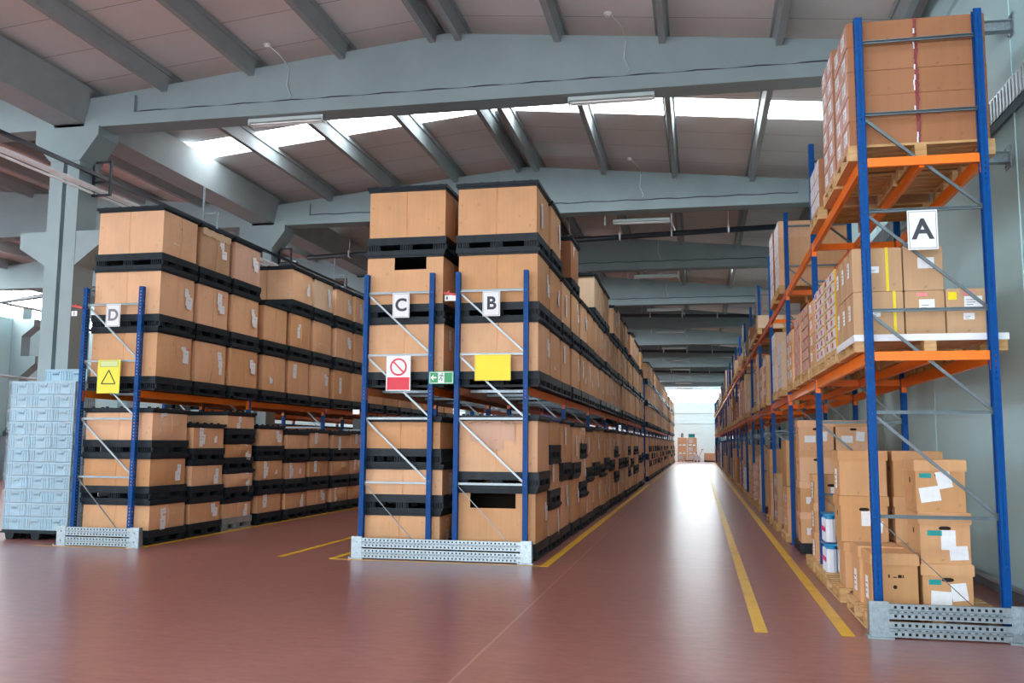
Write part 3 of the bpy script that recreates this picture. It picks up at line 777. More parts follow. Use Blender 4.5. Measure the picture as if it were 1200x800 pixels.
for l, n_ in ((0, 'lower'), (1, 'upper')):
    zz = z + l * .402
    tan(1.395 + .0 * l, 8.68, zz, .43, .33, .4, '%s tan carton with a yellow strap at the front aisle corner of the white sheet' % n_, [(.15, .17, .08, .06, 'paper', 2)], .3 + .035 * (1 - l) * 1.5)
    tan(1.835, 8.68, zz, .335, .33, .4, '%s tan carton in the front row centre of the white sheet' % n_, [(.12, .22, .13, .1, 'paper', 2), (.1, .35, .09, .03, 'pinkred', 0)] if l == 0 else [(.12, .2, .14, .1, 'paper', 0)])
    for j in (1, 2):
        tan(1.395, 8.68 + j * .335, zz, .43, .33, .4, '%s tan carton on the aisle side of the white sheet, %s row' % (n_, ['', 'middle', 'back'][j]), [])
        tan(1.835, 8.68 + j * .335, zz, .335, .33, .4, '%s tan carton in the centre of the white sheet, %s row' % (n_, ['', 'middle', 'back'][j]), [])
        for y in (0,):
            pass
tan(2.18, 8.68, z, .345, .33, .41, 'tan carton with yellow and pink stickers at the wall end of the white sheet', [(.02, .31, .07, .07, 'yellow', 0), (.14, .35, .09, .04, 'pinkred', 0), (.15, .24, .15, .1, 'paper', 3), (.14, .13, .09, .06, 'paper', 2)])
for o in [o for o in bpy.data.objects if o.name.startswith('carton') and o.get('group') == 'tan cartons on the white sheet' and o.location.x < 1.4]:
    s = link('shipping_label', sticker_mesh(.1, .14, 'paper', 3), o, (-.004, .25, .16)); s.rotation_euler = (0, 0, -PI / 2)
p, z = pal('middle', 1.38, 9.72)
carton_load(1.385, 9.73, z, 2, 2, 7, .6, .38, .118, 'yellowcarton', p, 'mustard and white carton', GCAR, 'yellow_tape', 'whitecarton', (.1, .05, 'redplas', 1), skip=lambda i, j, l: i == 1)
p, z = pal('middle', 1.38, 10.58)
carton_load(1.385, 10.59, z, 2, 2, 7, .6, .37, .118, 'yellowcarton', p, 'mustard and white carton', GCAR, 'yellow_tape', 'whitecarton', (.1, .05, 'magenta', 1), skip=lambda i, j, l: i == 1)
p, z = pal('middle', 1.38, 11.42, 1.22, .62)
carton_load(1.39, 11.43, z, 2, 1, 4, .59, .58, .2, 'kraft', p, 'brown carton', GCAR, lab_=(.14, .1))

# lidded archive boxes
AM = {}
def archive_box(x, y, z, w, d, h, label, face='y', stick=(), hole=True, marks=False, rz=0, group='lidded archive boxes on the floor pallets of rack A', mt='archive', side_stick=False):
    key = (w, d, h, mt)
    if key not in AM:
        m = MB(); c = .004; m.prism([(c, 0), (w - c, 0), (w, c), (w, d - c), (w - c, d), (c, d), (0, d - c), (0, c)], 'z', 0, h - .02)
        l = MB(); l.prism([(-.014, -.013), (w + .012, -.013), (w + .012, d + .01), (-.014, d + .01)], 'z', h - .1, h - .006); l.prism([(-.006, -.006), (w + .006, -.006), (w + .006, d + .006), (-.006, d + .006)], 'z', h - .008, h)
        AM[key] = (m.mesh('box_body', mt), l.mesh('box_lid', mt))
    r = thing('archive_box', label, 'archive box', (x, y, z), rz, group)
    link('box_body', AM[key][0], r); link('box_lid', AM[key][1], r)
    def oval(cx, cz, a, b): return [(cx + a * (abs(math.cos(t)) ** .6) * (1 if math.cos(t) > 0 else -1), cz + b * math.sin(t)) for t in [2 * PI * i / 14 for i in range(14)]]
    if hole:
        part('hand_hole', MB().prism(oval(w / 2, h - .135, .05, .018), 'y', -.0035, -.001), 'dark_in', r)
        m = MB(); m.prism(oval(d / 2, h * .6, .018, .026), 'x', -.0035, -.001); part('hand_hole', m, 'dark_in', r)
    for (sx, sz, sw, sh, mt_, a) in stick:
        s = link('paper_label' if mt_ == 'paper' else 'sticker', sticker_mesh(sw, sh, mt_, 0, 'paper_label'), r, (sx, -.002 - .001 * abs(a), sz)); s.rotation_euler = (0, a, 0)
    if side_stick:
        s = link('paper_label', sticker_mesh(.13, .2, 'paper', 3, 'paper_label'), r, (-.003, d * .7, h * .15)); s.rotation_euler = (0, 0, -PI / 2)
    if marks:
        m = MB()
        for i, ww in enumerate((.012, .03, .03, .008)): m.box(w * .36 + i * .04, -.003, h * .58, w * .36 + i * .04 + ww, -.001, h * .58 + (.008 if i == 1 else .026))
        m.prism([(w / 2 + .017 * math.cos(t), h * .42 + .017 * math.sin(t)) for t in [2 * PI * i / 12 for i in range(12)]], 'y', -.003, -.001)
        part('printed_mark', m, 'dark_in', r)
    return r
p, z = pal('floor', 1.40, 8.66, 1.2, 1.05)
zl = .147
archive_box(1.475, 8.72, z, .385, .42, .5, 'archive box at the aisle corner of the front floor pallet, printed mark and round hole', marks=True, hole=False, side_stick=True)
archive_box(1.45, 9.18, z, .385, .42, .51, 'archive box with labels behind the front corner box on the floor', side_stick=True, hole=False)
archive_box(1.9, 8.74, z, .41, .4, .42, 'bottom archive box of the front wall-side stack, teal sticker and two papers', stick=[(.05, .24, .1, .045, 'teal', 0), (.06, .06, .17, .13, 'paper', .05), (.24, .1, .13, .15, 'paper', -.12)])
archive_box(1.895, 8.75, z + .421, .41, .55, .44, 'middle archive box of the front wall-side stack with a hanging string', stick=[(.06, .24, .12, .045, 'teal', 0), (.17, .12, .12, .17, 'paper', 0), (.24, .03, .15, .12, 'paper', -.06)], rz=-.03)
archive_box(1.88, 8.76, z + .862, .41, .45, .46, 'top archive box of the front wall-side stack, two tilted papers and teal sticker', stick=[(.03, .3, .1, .04, 'teal', 0), (.04, .08, .17, .13, 'paper', -.15), (.19, .2, .12, .15, 'paper', -.2)])
archive_box(1.9, 9.36, z, .41, .35, .42, 'low archive box behind the front wall-side stack', hole=False)
p, z = pal('floor', 1.38, 10.0, 1.2, 1.0)
for l, n_ in enumerate(('bottom', 'middle', 'top')):
    archive_box(1.42 if l else 1.45, 10.05, z + l * .465, .46, .42, .462, '%s archive box of the aisle-side stack on the second floor pallet' % n_, stick=[] if l == 2 else [(.2, .16, .1, .15, 'paper', 0), (.3, .1, .1, .12, 'paper', .1)], hole=l == 1, side_stick=l == 2)
    archive_box(1.95, 10.05, z + l * .465, .46, .42, .462, '%s archive box of the wall-side stack on the second floor pallet' % n_, marks=l == 2)
p, z = pal('floor', 1.38, 11.15, 1.2, .8)
for l in range(2):
    for i in range(2):
        r_ = thing('drum_pack', '%s shrink-wrapped white and blue pack on the third floor pallet, %s side' % (['lower', 'upper'][l], ['aisle', 'wall'][i]), 'pack', (1.4 + i * .42, 11.18, z + l * .34), 0, 'white and blue packs in rack A')
        m = MB()
        for a in range(3):
            for b in range(3): m.tube([(.07 + a * .13, .07 + b * .13, .0), (.07 + a * .13, .07 + b * .13, .26)], .062, 10)
        part('bottles', m, 'whiteshrink', r_)
        m = MB()
        for a in range(3):
            for b in range(3): m.tube([(.07 + a * .13, .07 + b * .13, .26), (.07 + a * .13, .07 + b * .13, .3)], .05, 10)
        m.box(0, 0, .3, .4, .4, .32); part('blue_cap', m, 'cyanshrink', r_)
        m = MB()
        for a in range(3): m.tube([(.004, .07 + a * .13, .14), (.012, .07 + a * .13, .14)], .03, 10)
        part('magenta_print', m, 'magenta', r_)
# bay 1
p, z = pal('middle', 1.38, 12.15)
carton_load(1.39, 12.16, z, 1, 2, 6, .6, .39, .14, 'kraft_red', p, 'narrow red-brown carton', GCAR, 'redtape', 'pinkcarton')
p, z = pal('middle', 1.38, 13.1)
carton_load(1.39, 13.11, z, 1, 2, 5, .6, .39, .17, 'kraft', p, 'brown carton', GCAR, 'tape', 'pinkcarton')
p, z = pal('middle', 1.38, 14.2)
carton_load(1.39, 14.21, z, 2, 2, 4, .59, .39, .19, 'kraft', p, 'brown carton', GCAR, lab_=(.14, .1))
p, z = pal('floor', 1.38, 12.2)
for l in range(3): archive_box(1.42, 12.25, z + l * .36, .42, .36, .358, '%s small archive box at the near aisle corner of the fourth floor pallet' % LY[l], side_stick=True, stick=[(.2, .1, .12, .1, 'paper', 0)])
for l in range(3): archive_box(1.9, 12.25, z + l * .36, .42, .36, .358, '%s small archive box on the wall side of the fourth floor pallet' % LY[l], side_stick=True)
r_ = thing('plastic_pallet', 'low black pallet under the tall labelled boxes in rack A', 'pallet', (1.45, 14.35, .003))
part('pallet_deck', MB().box(0, 0, .1, 1.1, .9, .15), 'black', r_); m = MB()
for a in (0, .48, .96):
    for b in (0, .38, .76): m.box(a, b, 0, a + .14, b + .14, .1)
part('pallet_feet', m, 'black', r_)
for l in range(4):
    for i in range(2): archive_box(1.47 + i * .53, 14.4, .155 + l * .455, .5, .45, .452, '%s large labelled archive box on the black pallet, %s side' % (LY[l], ['aisle', 'wall'][i]), stick=[(.08, .12, .16, .1, 'paper', 0), (.28, .15, .12, .14, 'paper', .1)] if l != 2 else [], mt='kraft')
# bay 2
p, z = pal('upper', 1.38, 16.05)
carton_load(1.39, 16.06, z, 2, 2, 4, .59, .39, .28, 'kraft', p, 'large brown carton', GCAR, 'tape', 'whitecarton')
p, z = pal('upper', 1.38, 17.2)
carton_load(1.39, 17.21, z, 2, 2, 5, .59, .39, .24, 'kraft_red', p, 'red-brown carton', GCAR, 'redtape', 'whitecarton')
p, z = pal('middle', 1.38, 16.0)
carton_load(1.39, 16.01, z, 1, 2, 4, .6, .39, .2, 'kraft_pale', p, 'pale carton', GCAR, 'tape', 'whitecarton')
p, z = pal('middle', 1.38, 17.2)
carton_load(1.39, 17.21, z, 2, 2, 4, .59, .39, .27, 'kraft_pale', p, 'pale carton', GCAR, 'tape', 'whitecarton')
p, z = pal('floor', 1.38, 16.0)
carton_load(1.42, 16.03, z, 2, 2, 2, .45, .36, .38, 'kraft', p, 'brown carton', GCAR, lab_=(.12, .12))
carton_load(1.42, 16.03, z + .77, 2, 2, 2, .55, .38, .38, 'archive', p.replace(' pallet', ' raised stack'), 'brown carton', GCAR)
p, z = pal('floor', 1.38, 17.9)
carton_load(1.42, 17.93, z, 2, 2, 3, .55, .38, .3, 'kraft_tan', p, 'tan carton', GCAR, lab_=(.12, .12))
# bay 3
p, z = pal('middle', 1.38, 19.7)
carton_load(1.39, 19.72, z, 2, 2, 3, .59, .39, .3, 'kraft_tan', p, 'tan carton', GCAR, lab_=(.18, .14))
p, z = pal('middle', 1.38, 20.9)
carton_load(1.39, 20.92, z, 2, 2, 3, .59, .39, .26, 'kraft', p, 'brown carton', GCAR, lab_=(.18, .14))
p, z = pal('floor', 1.38, 19.6)
carton_load(1.42, 19.63, z, 2, 2, 4, .55, .38, .34, 'archive', p, 'brown carton', GCAR)
p, z = pal('upper', 1.38, 21.9)
carton_load(1.39, 21.92, z, 2, 2, 1, .59, .39, .3, 'kraft_pale', p, 'low pale carton', GCAR)
# bay 4 onwards: pallets, and the cartons too small to count
far = MB(); rr = random.Random(11)
for k in range(4, 22):
    yb = 8.497 + 3.6 * k
    for lv, z0, hm in (('upper', 4.175, 1.25), ('middle', 2.425, 1.25), ('floor', .005, 1.75)):
        for j in range(3):
            if rr.random() < (.42 if lv == 'upper' else .25 if lv == 'floor' else .15): continue
            y0 = yb + .12 + j * 1.17
            p, z = pal(lv, 1.38, y0, 1.22, .8, False)
            n = rr.choice([2, 3, 4, 5, 6]); H = rr.uniform(.35, hm); h = H / n; mt = rr.choice([0, 1, 2, 3, 3, 4, 7, 8, 6]); bx = rr.uniform(0, .14); ex = rr.uniform(0, .12)
            sd = rr.choice([5, mt, 6, 5])
            for l in range(n):
                for i in range(2):
                    for q in range(2):
                        if l == n - 1 and rr.random() < .2: continue
                        a, b = 1.39 + bx + i * (.6 - bx / 2) + rr.uniform(0, .012), y0 + .01 + ex / 2 + q * (.395 - ex / 2); far.box(a, b, z + l * h, a + .59 - bx / 2, b + .385 - ex / 2, z + l * h + h * .965, mt)
                        if i == 0: far.box(a - .002, b + .04, z + l * h + h * .15, a, b + .27, z + l * h + h * .8, sd)
o = link('far_cartons', far.mesh('far_cartons', ['kraft', 'kraft_red', 'kraft_tan', 'kraft_pale', 'archive', 'whitecarton', 'pinkcarton', 'sheet', 'greycarton'])); tag(o, 'distant cartons of mixed browns on the far pallets of rack A', 'cartons', kind='stuff')

# ------------------------------------------------------------------ blue crates wrapped on a black pallet
def crate_meshes(w=.392, d=.262, h=.215):
    m = MB(); m.box(.012, .012, 0, w - .012, d - .012, h - .03); t = .012
    m.box(0, 0, h - .035, w, d, h - .004); m.box(0, 0, h - .075, w, .012, h - .066); m.box(.006, .004, .012, w - .006, d - .004, .022)
    for x in [.0, .05, .09, w - .1, w - .06, w - .012]:
        m.box(x, .002, 0, x + .012, .014, h - .03)
    for y in [0, .06, .12, .18, d - .012]:
        m.box(.002, y, 0, .014, y + .012, h - .03); m.box(w - .014, y, 0, w - .002, y + .012, h - .03)
    body = m.mesh('crate_body', 'crate')
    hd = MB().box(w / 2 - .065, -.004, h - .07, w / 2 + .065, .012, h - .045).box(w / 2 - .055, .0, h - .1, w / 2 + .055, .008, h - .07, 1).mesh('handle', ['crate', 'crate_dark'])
    return body, hd
CB, CH = crate_meshes()
def black_pallet(x, y, w, d, label):
    r_ = thing('plastic_pallet', label, 'pallet', (x, y, .003))
    part('pallet_deck', MB().box(0, 0, .12, w, d, .15).box(-.02, -.02, .1, w + .02, d + .02, .125), 'black', r_); m = MB()
    for a in (.03, w / 2 - .09, w - .2):
        for b in (.03, d / 2 - .06, d - .15): m.prism([(a, .1), (a + .18, .1), (a + .15, 0), (a + .03, 0)], 'y', b, b + .12)
    part('pallet_feet', m, 'black', r_)
black_pallet(-11.1, 13.1, 1.2, .54, 'black plastic pallet under the wrapped blue crates')
for row, yy in enumerate((13.105, 13.375)):
    for i in range(3):
        for l in range(11 if row == 0 or i == 0 else 12):
            c = thing('storage_crate', 'pale blue crate, %s row, %s column, %s layer from the floor, in the wrapped stack' % (['front', 'rear'][row], ['left', 'middle', 'right'][i], ORD[l + 1]), 'crate', (-11.095 + i * .397 + R.uniform(-.0015, .0015), yy + R.uniform(-.002, .002), .154 + l * .2185), 0, 'pale blue crates of the wrapped stack')
            link('crate_body', CB, c); link('handle', CH, c)
m = MB(); r = random.Random(5); x0, x1, y0, y1 = -11.12, -9.88, 13.08, 13.66
vs = [.16 + i * .1 for i in range(25)]; us = 14
def fl(a, b, n0):
    n = len(m.v)
    for v in vs:
        for i in range(us + 1):
            t = i / us; q = r.uniform(-.005, .008) if 0 < i < us else 0
            m.v.append((a[0] + (b[0] - a[0]) * t + n0[0] * q, a[1] + (b[1] - a[1]) * t + n0[1] * q, v))
    for j in range(len(vs) - 1):
        for i in range(us): p_ = n + j * (us + 1) + i; m.f.append((p_, p_ + 1, p_ + us + 2, p_ + us + 1)); m.mi.append(0)
fl((x0, y0), (x1, y0), (0, -1)); fl((x1, y0), (x1, y1), (1, 0)); fl((x0, y1), (x0, y0), (-1, 0))
o = link('stretch_film', m.mesh('stretch_film', 'film', True)); tag(o, 'clear stretch film around the front stack of blue crates', 'film')

# ------------------------------------------------------------------ signs
def text(name, s, size, mt, parent, loc, off=.0, ext=.0015, ax=None):
    cu = bpy.data.curves.new(name, 'FONT'); cu.body = s; cu.size = size; cu.extrude = ext; cu.offset = off; cu.align_x = 'CENTER'; cu.align_y = 'CENTER'; cu.materials.append(M[mt])
    tmp = bpy.data.objects.new('tmp', cu); me = bpy.data.meshes.new_from_object(tmp); bpy.data.objects.remove(tmp)
    o = link(name, me, parent, loc); o.rotation_euler = (PI / 2, 0, 0); return o
def board(label, x0, x1, y, z0, z1, mt='white', border='ink_light', bw=.006, rz=0, cat='sign'):
    s = thing('hanging_sign', label, cat, ((x0 + x1) / 2, y, z0), rz)
    w = x1 - x0; h = z1 - z0; m = MB().box(-w / 2, -.004, 0, w / 2, 0, h)
    part('sign_board', m, mt, s)
    if border:
        m = MB(); g = .012
        for a in ((-w / 2 + g, g, w / 2 - g, g + bw), (-w / 2 + g, h - g - bw, w / 2 - g, h - g), (-w / 2 + g, g, -w / 2 + g + bw, h - g), (w / 2 - g - bw, g, w / 2 - g, h - g)):
            m.box(a[0], -.0055, a[1], a[2], -.004, a[3])
        part('sign_border', m, border, s)
    return s
for (c, x0, x1, y, z1, mt, lb) in (('A', 1.83, 2.08, 8.44, 3.66, 'ink', 'white board with a black letter A on the front frame of the tall right rack'), ('B', -2.94, -2.69, 12.31, 3.71, 'ink', 'white board with a dark letter B above the blank yellow sign'),
                               ('C', -4.26, -4.01, 12.31, 3.715, 'ink', 'white board with a dark letter C above the prohibition sign'), ('D', -9.09, -8.84, 12.64, 3.72, 'ink_light', 'white board with a pale grey letter D above the yellow triangle sign')):
    s = board(lb, x0, x1, y, z1 - .355, z1, border='ink_light', bw=.004)
    text('letter', c, .25, mt, s, (0, -.006, .175), off=.007)
s = board('white and red prohibition sign on rack C, circle with a slash over a red panel', -4.33, -3.97, 12.30, 2.32, 2.815, border=None)
m = MB(); n = 40
for i in range(n):
    a, b = 2 * PI * i / n, 2 * PI * (i + 1) / n
    m.quad([(.125 * math.cos(a), -.0055, .335 + .125 * math.sin(a)), (.125 * math.cos(b), -.0055, .335 + .125 * math.sin(b)), (.1 * math.cos(b), -.0055, .335 + .1 * math.sin(b)), (.1 * math.cos(a), -.0055, .335 + .1 * math.sin(a))][::-1])
m.bar((-.08, -.005, .335 + .08), (.08, -.005, .335 - .08), .002, .022, up=(0, 0, 1))
part('prohibition_symbol', m, 'red', s); part('red_panel', MB().box(-.165, -.0055, .012, .165, -.004, .19), 'red', s)
s = board('blank yellow board on rack B above the orange beam', -3.04, -2.53, 12.30, 2.455, 2.815, 'yellow', 'ink_light', .002)
s = board('yellow sign with a triangle outline on rack D', -9.17, -8.78, 12.63, 2.32, 2.84, 'lemon', None)
m = MB()
T = [(0, .36), (-.12, .15), (.12, .15)]
for a, b in zip(T, T[1:] + T[:1]): m.bar((a[0], -.006, a[1]), (b[0], -.006, b[1]), .003, .014, up=(0, 1, 0)); m.bar((a[0], -.006, a[1]), (b[0], -.006, b[1]), .014, .003, up=(0, 1, 0))
part('triangle_outline', m, 'ink', s)
m = MB().box(-.15, -.0055, .42, .15, -.004, .5); part('pale_strip', m, 'lemon_pale', s)
m = MB()
for a in ((-.15, .415, .15, .42), (-.15, .5, .15, .505), (-.155, .415, -.15, .505), (.15, .415, .155, .505)): m.box(a[0], -.006, a[1], a[2], -.004, a[3])
part('strip_outline', m, 'ink_light', s)
s = board('green exit sign with arrow and running figure between racks C and B', -3.70, -3.34, 12.295, 2.41, 2.59, 'green', 'white', .008, cat='exit sign')
m = MB(); m.box(-.13, -.0055, .08, -.08, -.004, .1)
m.prism([(-.155, .09), (-.11, .135), (-.11, .115), (-.12, .1), (-.07, .1), (-.07, .08), (-.12, .08), (-.11, .065), (-.11, .045)], 'y', -.0056, -.004)
part('arrow', m, 'white', s)
part('door_symbol', MB().box(-.045, -.0055, .02, .045, -.004, .16), 'white', s)
m = MB(); Y_ = -.0062
def limb(a, b, w_=.011): m.bar((a[0], Y_, a[1]), (b[0], Y_, b[1]), .0015, w_, up=(0, 1, 0)); m.bar((a[0], Y_, a[1]), (b[0], Y_, b[1]), w_, .0015, up=(0, 1, 0))
m.prism([(.016 + .01 * math.cos(t), .146 + .01 * math.sin(t)) for t in [2 * PI * i / 10 for i in range(10)]], 'y', -.007, -.0056)
for a, b in (((.01, .132), (-.006, .092)), ((.008, .128), (-.018, .125)), ((-.018, .125), (-.03, .108)), ((.012, .126), (.026, .108)), ((.026, .108), (.036, .115)), ((-.006, .092), (.014, .072)), ((.014, .072), (.008, .042)), ((-.006, .092), (-.018, .066)), ((-.018, .066), (-.036, .062))): limb(a, b)
part('running_figure', m, 'green', s)
s = board('small white number tag on the left post of rack B', -3.49, -3.33, 12.31, 3.585, 3.665, 'white', None, cat='tag')
part('dark_mark', MB().box(-.06, -.0055, .02, -.035, -.004, .06), 'ink', s)
for (x, y, z, lb) in ((-3.42, 12.32, 3.68, 'small red clip on top of the tag beside rack B'), (-9.62, 12.66, 3.69, 'small red clip at the left post of rack D')):
    o = link('beam_clip', MB().bar((-.09, 0, .02), (.09, 0, -.01), .03, .03).box(-.03, -.02, 0, .0, .02, .05).mesh('beam_clip', 'redplas'), None, (x, y, z)); tag(o, lb, 'clip')
s = board('small white number tag at the left post of rack D', -9.72, -9.62, 12.66, 3.55, 3.63, 'white', None, cat='tag')
text('numeral', '1', .07, 'ink', s, (0, -.006, .04), .002)

# ------------------------------------------------------------------ overhead services
def pipe_thing(name, label, cat, pts, r_, mt, k=10): return tag(link(name, MB().tube(pts, r_, k).mesh(name, mt, True)), label, cat)
xp = -10.36
pipe_thing('service_pipe', 'thick galvanised pipe running along the columns above rack D', 'pipe', [(xp - .04, YB0, 6.01), (xp - .04, 80, 6.01)], .045, 'steel')
pipe_thing('service_pipe', 'slim galvanised pipe nearest the hall in the run above rack D', 'pipe', [(xp + .06, YB0, 5.99), (xp + .06, 80, 5.99)], .028, 'steel')
pipe_thing('service_pipe', 'lower slim galvanised pipe in the run above rack D', 'pipe', [(xp - .14, YB0, 5.96), (xp - .14, 80, 5.96)], .022, 'steel')
tag(link('black_rail', MB().box(xp - .11, YB0, 6.26, xp - .05, 80, 6.32).mesh('black_rail', 'pipe_dark')), 'black rail above the galvanised pipes over rack D', 'rail')
for i in range(8):
    y = 14.05 + 3.675 * i; hang = i % 2 == 1; mt = 'pipe_dark' if not hang else 'galv'
    m = MB()
    for z in (5.9, 6.14, 6.5): m.box(-.16, -.02, z, .21, .02, z + .035)
    for x in (-.16, .175): m.box(x, -.02, 5.9, x + .04, .02, 6.535)
    br = thing('pipe_bracket', '%s square frame bracket from the front, holding the pipes above rack D' % ORD[i + 1], 'bracket', (xp, y, 0), 0, 'pipe brackets above rack D')
    part('bracket_frame', m, mt, br)
    if hang: part('hanger_rod', MB().box(-.16, -.02, 6.53, -.13, .02, 7.78), 'galv', br)
for i, k in enumerate((1, 3, 5, 7)):
    y = Y1 + BAY * k + 1.9; zl, zr = 6.25 + .0, 7.0
    if k > 1: zl = zr = 6.75
    o = thing('drain_pipe', '%s black pipe crossing under the roof, counted from the front' % ORD[i + 1], 'pipe', (0, y, 0), 0, 'black pipes crossing under the roof')
    part('pipe_run', MB().tube([(XV + .4, 0, zl + .35), (XW, 0, zr)], .07, 12), 'pipe_dark', o, smooth=True)
    m = MB()
    for x in (-9.2, -7, -5, -3.2, -1.9, -.6, .8, 2.2):
        z = zl + .35 + (zr - zl - .35) * (x - XV) / (XW - XV); m.box(x - .02, -.09, z - .08, x + .02, .09, z + .1); m.box(x - .006, -.01, z, x + .006, .01, roofz(x))
    part('pipe_hangers', m, 'steel', o)
nf = 0
for k in range(-1, 11):
    for x0, nm in ((-7.43, 'left'), (-1.95, 'right')):
        y = Y1 + BAY * k + (.2 if k < 1 else .62)
        if k > 4 and nm == 'left': continue
        nf += 1; L = 1.35
        f = thing('ceiling_light', 'unlit twin tube light fixture under the %s roof beam, %s one' % (ORD[k + 2], nm), 'light fixture', (x0, y, 6.93 if k < 1 else 6.86), 0, 'tube light fixtures under the roof beams')
        part('fixture_housing', MB().box(0, -.09, .05, L, .09, .11).box(0, -.1, .0, .02, .1, .08).box(L - .02, -.1, 0, L, .1, .08).box(.3, -.02, .1, .34, .02, .12).box(L - .34, -.02, .1, L - .3, .02, .12), 'fixture', f)
        for q in (-.045, .045): part('lamp_tube', MB().tube([(.03, q, .025), (L - .03, q, .025)], .016, 8), 'glass_tube', f)
        if k > 0: part('hanger', MB().box(-.22, -.01, .0, -.19, .01, .22).box(L + .02, -.01, -.02, L + .05, .01, .22).bar((L + .035, 0, 0), (L + .12, 0, -.2), .015, .015), 'fixture', f)
for i, (k, x) in enumerate([(0, -6.95), (0, -1.28), (1, -1.5), (2, -1.4), (3, -1.4)]):
    y = Y1 + BAY * k - .25; z = roofz(x) - .03
    d = thing('smoke_detector', 'white smoke detector with a hanging cable, %s, by the %s roof beam' % (['left one', 'right one', 'small one', 'smaller one', 'smallest one'][i], ORD[k + 1]), 'smoke detector', (x, y, z), 0)
    part('detector_head', MB().tube([(0, 0, 0), (0, 0, -.035)], .06, 14).tube([(0, 0, -.035), (0, 0, -.06)], .04, 14), 'white', d)
    yb = .33
    part('cable', MB().tube([(.03, 0, -.03), (.2, .1, -.18), (.25, yb, -.3), (.22, yb, -.6), (.3, yb, -.8), (.28, yb - .03, 7.36 - z)], .009, 6), 'fixture', d)
for k in range(0, 4):
    y = Y1 + BAY * k; c = MB(); pts = []
    for i in range(60):
        x = XV + .5 + i * .23; pts.append((x, y + .085, 7.31 + .012 * math.sin(i * 1.7)))
    tag(link('cable', c.tube(pts, .011, 5).mesh('cable', 'ink')), 'dark cable clipped along the front of the %s roof beam' % ORD[k + 1], 'cable')

# ------------------------------------------------------------------ far end of the aisle
for i in range(2):
    for l in range(3):
        o = thing('plywood_bin', '%s orange-tan bin of the %s column at the far end of the aisle' % (LY[l] if l < 2 else 'top', ['left', 'right'][i]), 'bin', (-2.05 + i * .95, 90, .0 + l * .78), 0, 'bins at the far end of the aisle')
        part('bin_body', MB().box(0, 0, .12, .88, .9, .76), 'bin_orange', o); m = MB()
        for a in (0, .38, .76): m.box(a, 0, 0, a + .12, .9, .12)
        part('bin_feet', m, 'wood', o)
        if i or l == 0: part('bin_label', MB().box(.1, -.01, .25, .5, 0, .6), 'paper', o)
o = thing('tote', 'small teal crate on top of the far bins', 'crate', (-1.0, 90.1, 2.34)); part('tote_body', MB().box(0, 0, 0, .6, .5, .28), 'teal', o); part('tote_rim', MB().box(-.02, -.02, .28, .62, .52, .33), 'crate_dark', o)
o = thing('metal_can', 'small dark can on top of the left far bin', 'can', (-1.6, 90.4, 2.34)); part('can_body', MB().tube([(0, 0, 0), (0, 0, .35)], .13, 14), 'machine', o); part('can_cap', MB().tube([(0, 0, .35), (0, 0, .42)], .06, 10), 'ink', o)
o = thing('pallet_truck', 'small white and red pallet truck in front of the far bins', 'pallet truck', (-.5, 89.2, 0))
part('truck_body', MB().prism([(0, .15), (.55, .15), (.55, .5), (.4, .75), (.1, .75), (0, .5)], 'y', 0, .5), 'whiteshrink', o); part('forks', MB().box(-.9, .05, .08, 0, .2, .16).box(-.9, .35, .08, 0, .5, .16), 'ink', o)
m = MB(); [m.tube([(x, .0, .09), (x, .5, .09)], .09, 12) for x in (.12, .45)]; part('wheels', m, 'ink', o); part('tiller', MB().bar((.5, .25, .6), (.8, .25, 1.2), .05, .05).box(.7, .1, 1.15, .9, .4, 1.22), 'redplas', o)
o = thing('carton_stack', 'brown carton on a dark pallet at the far end, right of the truck', 'carton', (.45, 90, 0)); part('carton_body', MB().box(0, 0, .15, 1.15, .9, .85), 'kraft', o); part('pallet_foot', MB().box(0, 0, 0, 1.15, .9, .14), 'ink', o)

# ------------------------------------------------------------------ left nave
o = thing('machine_cabinet', 'grey metal cabinet standing on the floor of the left nave', 'cabinet', (-27.9, 32.2, 0))
part('cabinet_body', MB().box(0, 0, .08, 1.6, 1.2, 1.75).box(.05, .05, 0, 1.55, 1.15, .08), 'machine', o); part('cabinet_door', MB().box(.08, -.02, .2, .76, 0, 1.6), 'machine', o); part('cabinet_door', MB().box(.84, -.02, .2, 1.52, 0, 1.6), 'machine', o)
for i, (x, h, mt) in enumerate(((.25, .35, 'ink'), (.6, .6, 'machine'), (.95, .3, 'white'), (1.3, .5, 'ink'))):
    q = thing('bottle', '%s object of the four standing on the grey cabinet' % ORD[i + 1], 'bottle', (-27.9 + x, 32.5, 1.752), 0); part('bottle_body', MB().tube([(0, 0, 0), (0, 0, h * .65)], .11, 12).tube([(0, 0, h * .65), (0, 0, h)], .04, 8), mt, q)
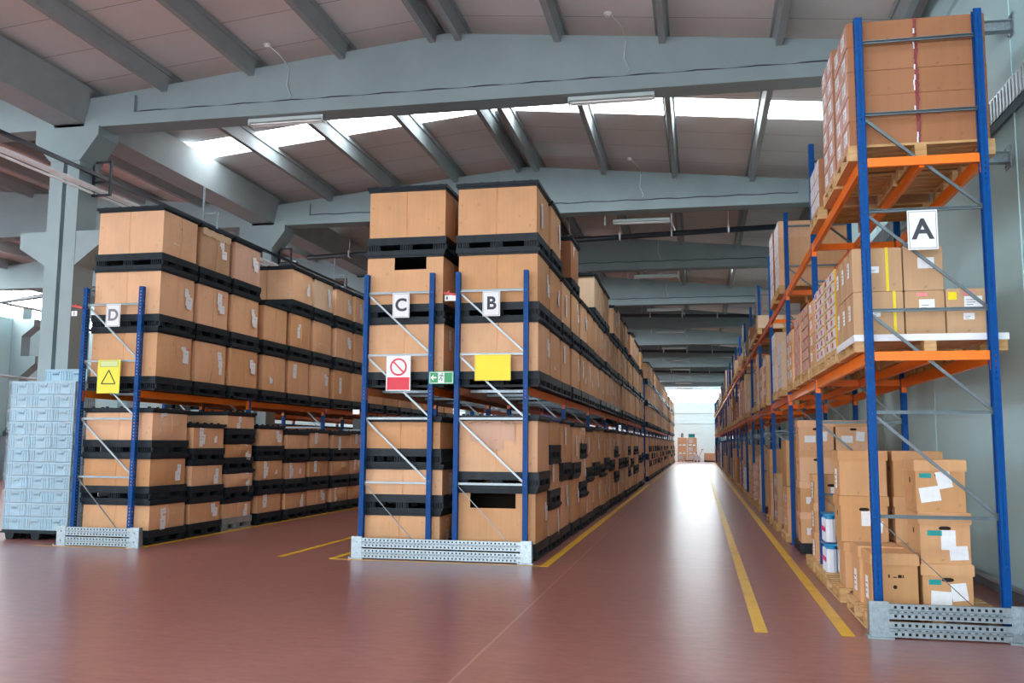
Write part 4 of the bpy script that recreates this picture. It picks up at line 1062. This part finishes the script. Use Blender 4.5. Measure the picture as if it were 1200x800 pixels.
o = thing('carton', 'tall brown carton standing right of the grey cabinet in the left nave', 'carton', (-26.2, 32.3, 0)); part('carton_body', MB().box(0, 0, 0, .5, .5, 1.3), 'kraft', o); part('tape_strip', MB().box(.22, -.003, 0, .28, 0, 1.3), 'tape', o)
pipe_thing('wall_pipe', 'thin horizontal pipe along the wall of the left nave', 'pipe', [(XL + .7, YB0, 4.15), (XL + .7, 80, 4.15)], .05, 'fixture')
pipe_thing('wall_pipe', 'upper pipe along the left nave under its windows', 'pipe', [(XL + 1.0, YB0, 7.0), (XL + 1.0, 80, 7.0)], .05, 'fixture')
pipe_thing('drain_pipe', 'black pipe crossing the left nave under its roof', 'pipe', [(XL + .6, 30.2, 6.8), (XV - .9, 25.0, 6.9)], .08, 'pipe_dark')

# ------------------------------------------------------------------ daylight and camera
w = bpy.data.worlds.new('world'); bpy.context.scene.world = w; w.use_nodes = True
bg = w.node_tree.nodes['Background']; bg.inputs[0].default_value = (.9, .96, 1, 1); bg.inputs[1].default_value = 8.5
cam = bpy.data.cameras.new('camera'); co = bpy.data.objects.new('camera', cam); C.objects.link(co)
F, YAW, PIT, ROL, H = 1070.44, .2017, .1117, -.0071, 1.5847
cam.sensor_width = 36; cam.lens = F / 1200 * 36; cam.clip_end = 300
c, s_ = math.cos(YAW), math.sin(YAW); cp, sp = math.cos(PIT), math.sin(PIT); cr, sr = math.cos(ROL), math.sin(ROL)
fw = Vector((-s_ * cp, c * cp, sp)); xx = Vector((c, s_, 0)); zz = Vector((s_ * sp, -c * sp, cp))
rt = xx * cr - zz * sr; up = xx * sr + zz * cr
mt = Matrix((rt, up, -fw)).transposed().to_4x4(); mt.translation = (0, 0, H); co.matrix_world = mt
sc = bpy.context.scene; sc.camera = co
sc.view_settings.view_transform = 'Standard'; sc.view_settings.look = 'None'; sc.view_settings.gamma = 1; sc.view_settings.exposure = 0.25
sc.cycles.use_denoising = True; sc.cycles.use_adaptive_sampling = False; sc.cycles.max_bounces = 8; sc.cycles.diffuse_bounces = 5; sc.cycles.transparent_max_bounces = 8
sc.cycles.caustics_reflective = False; sc.cycles.sample_clamp_indirect = 4
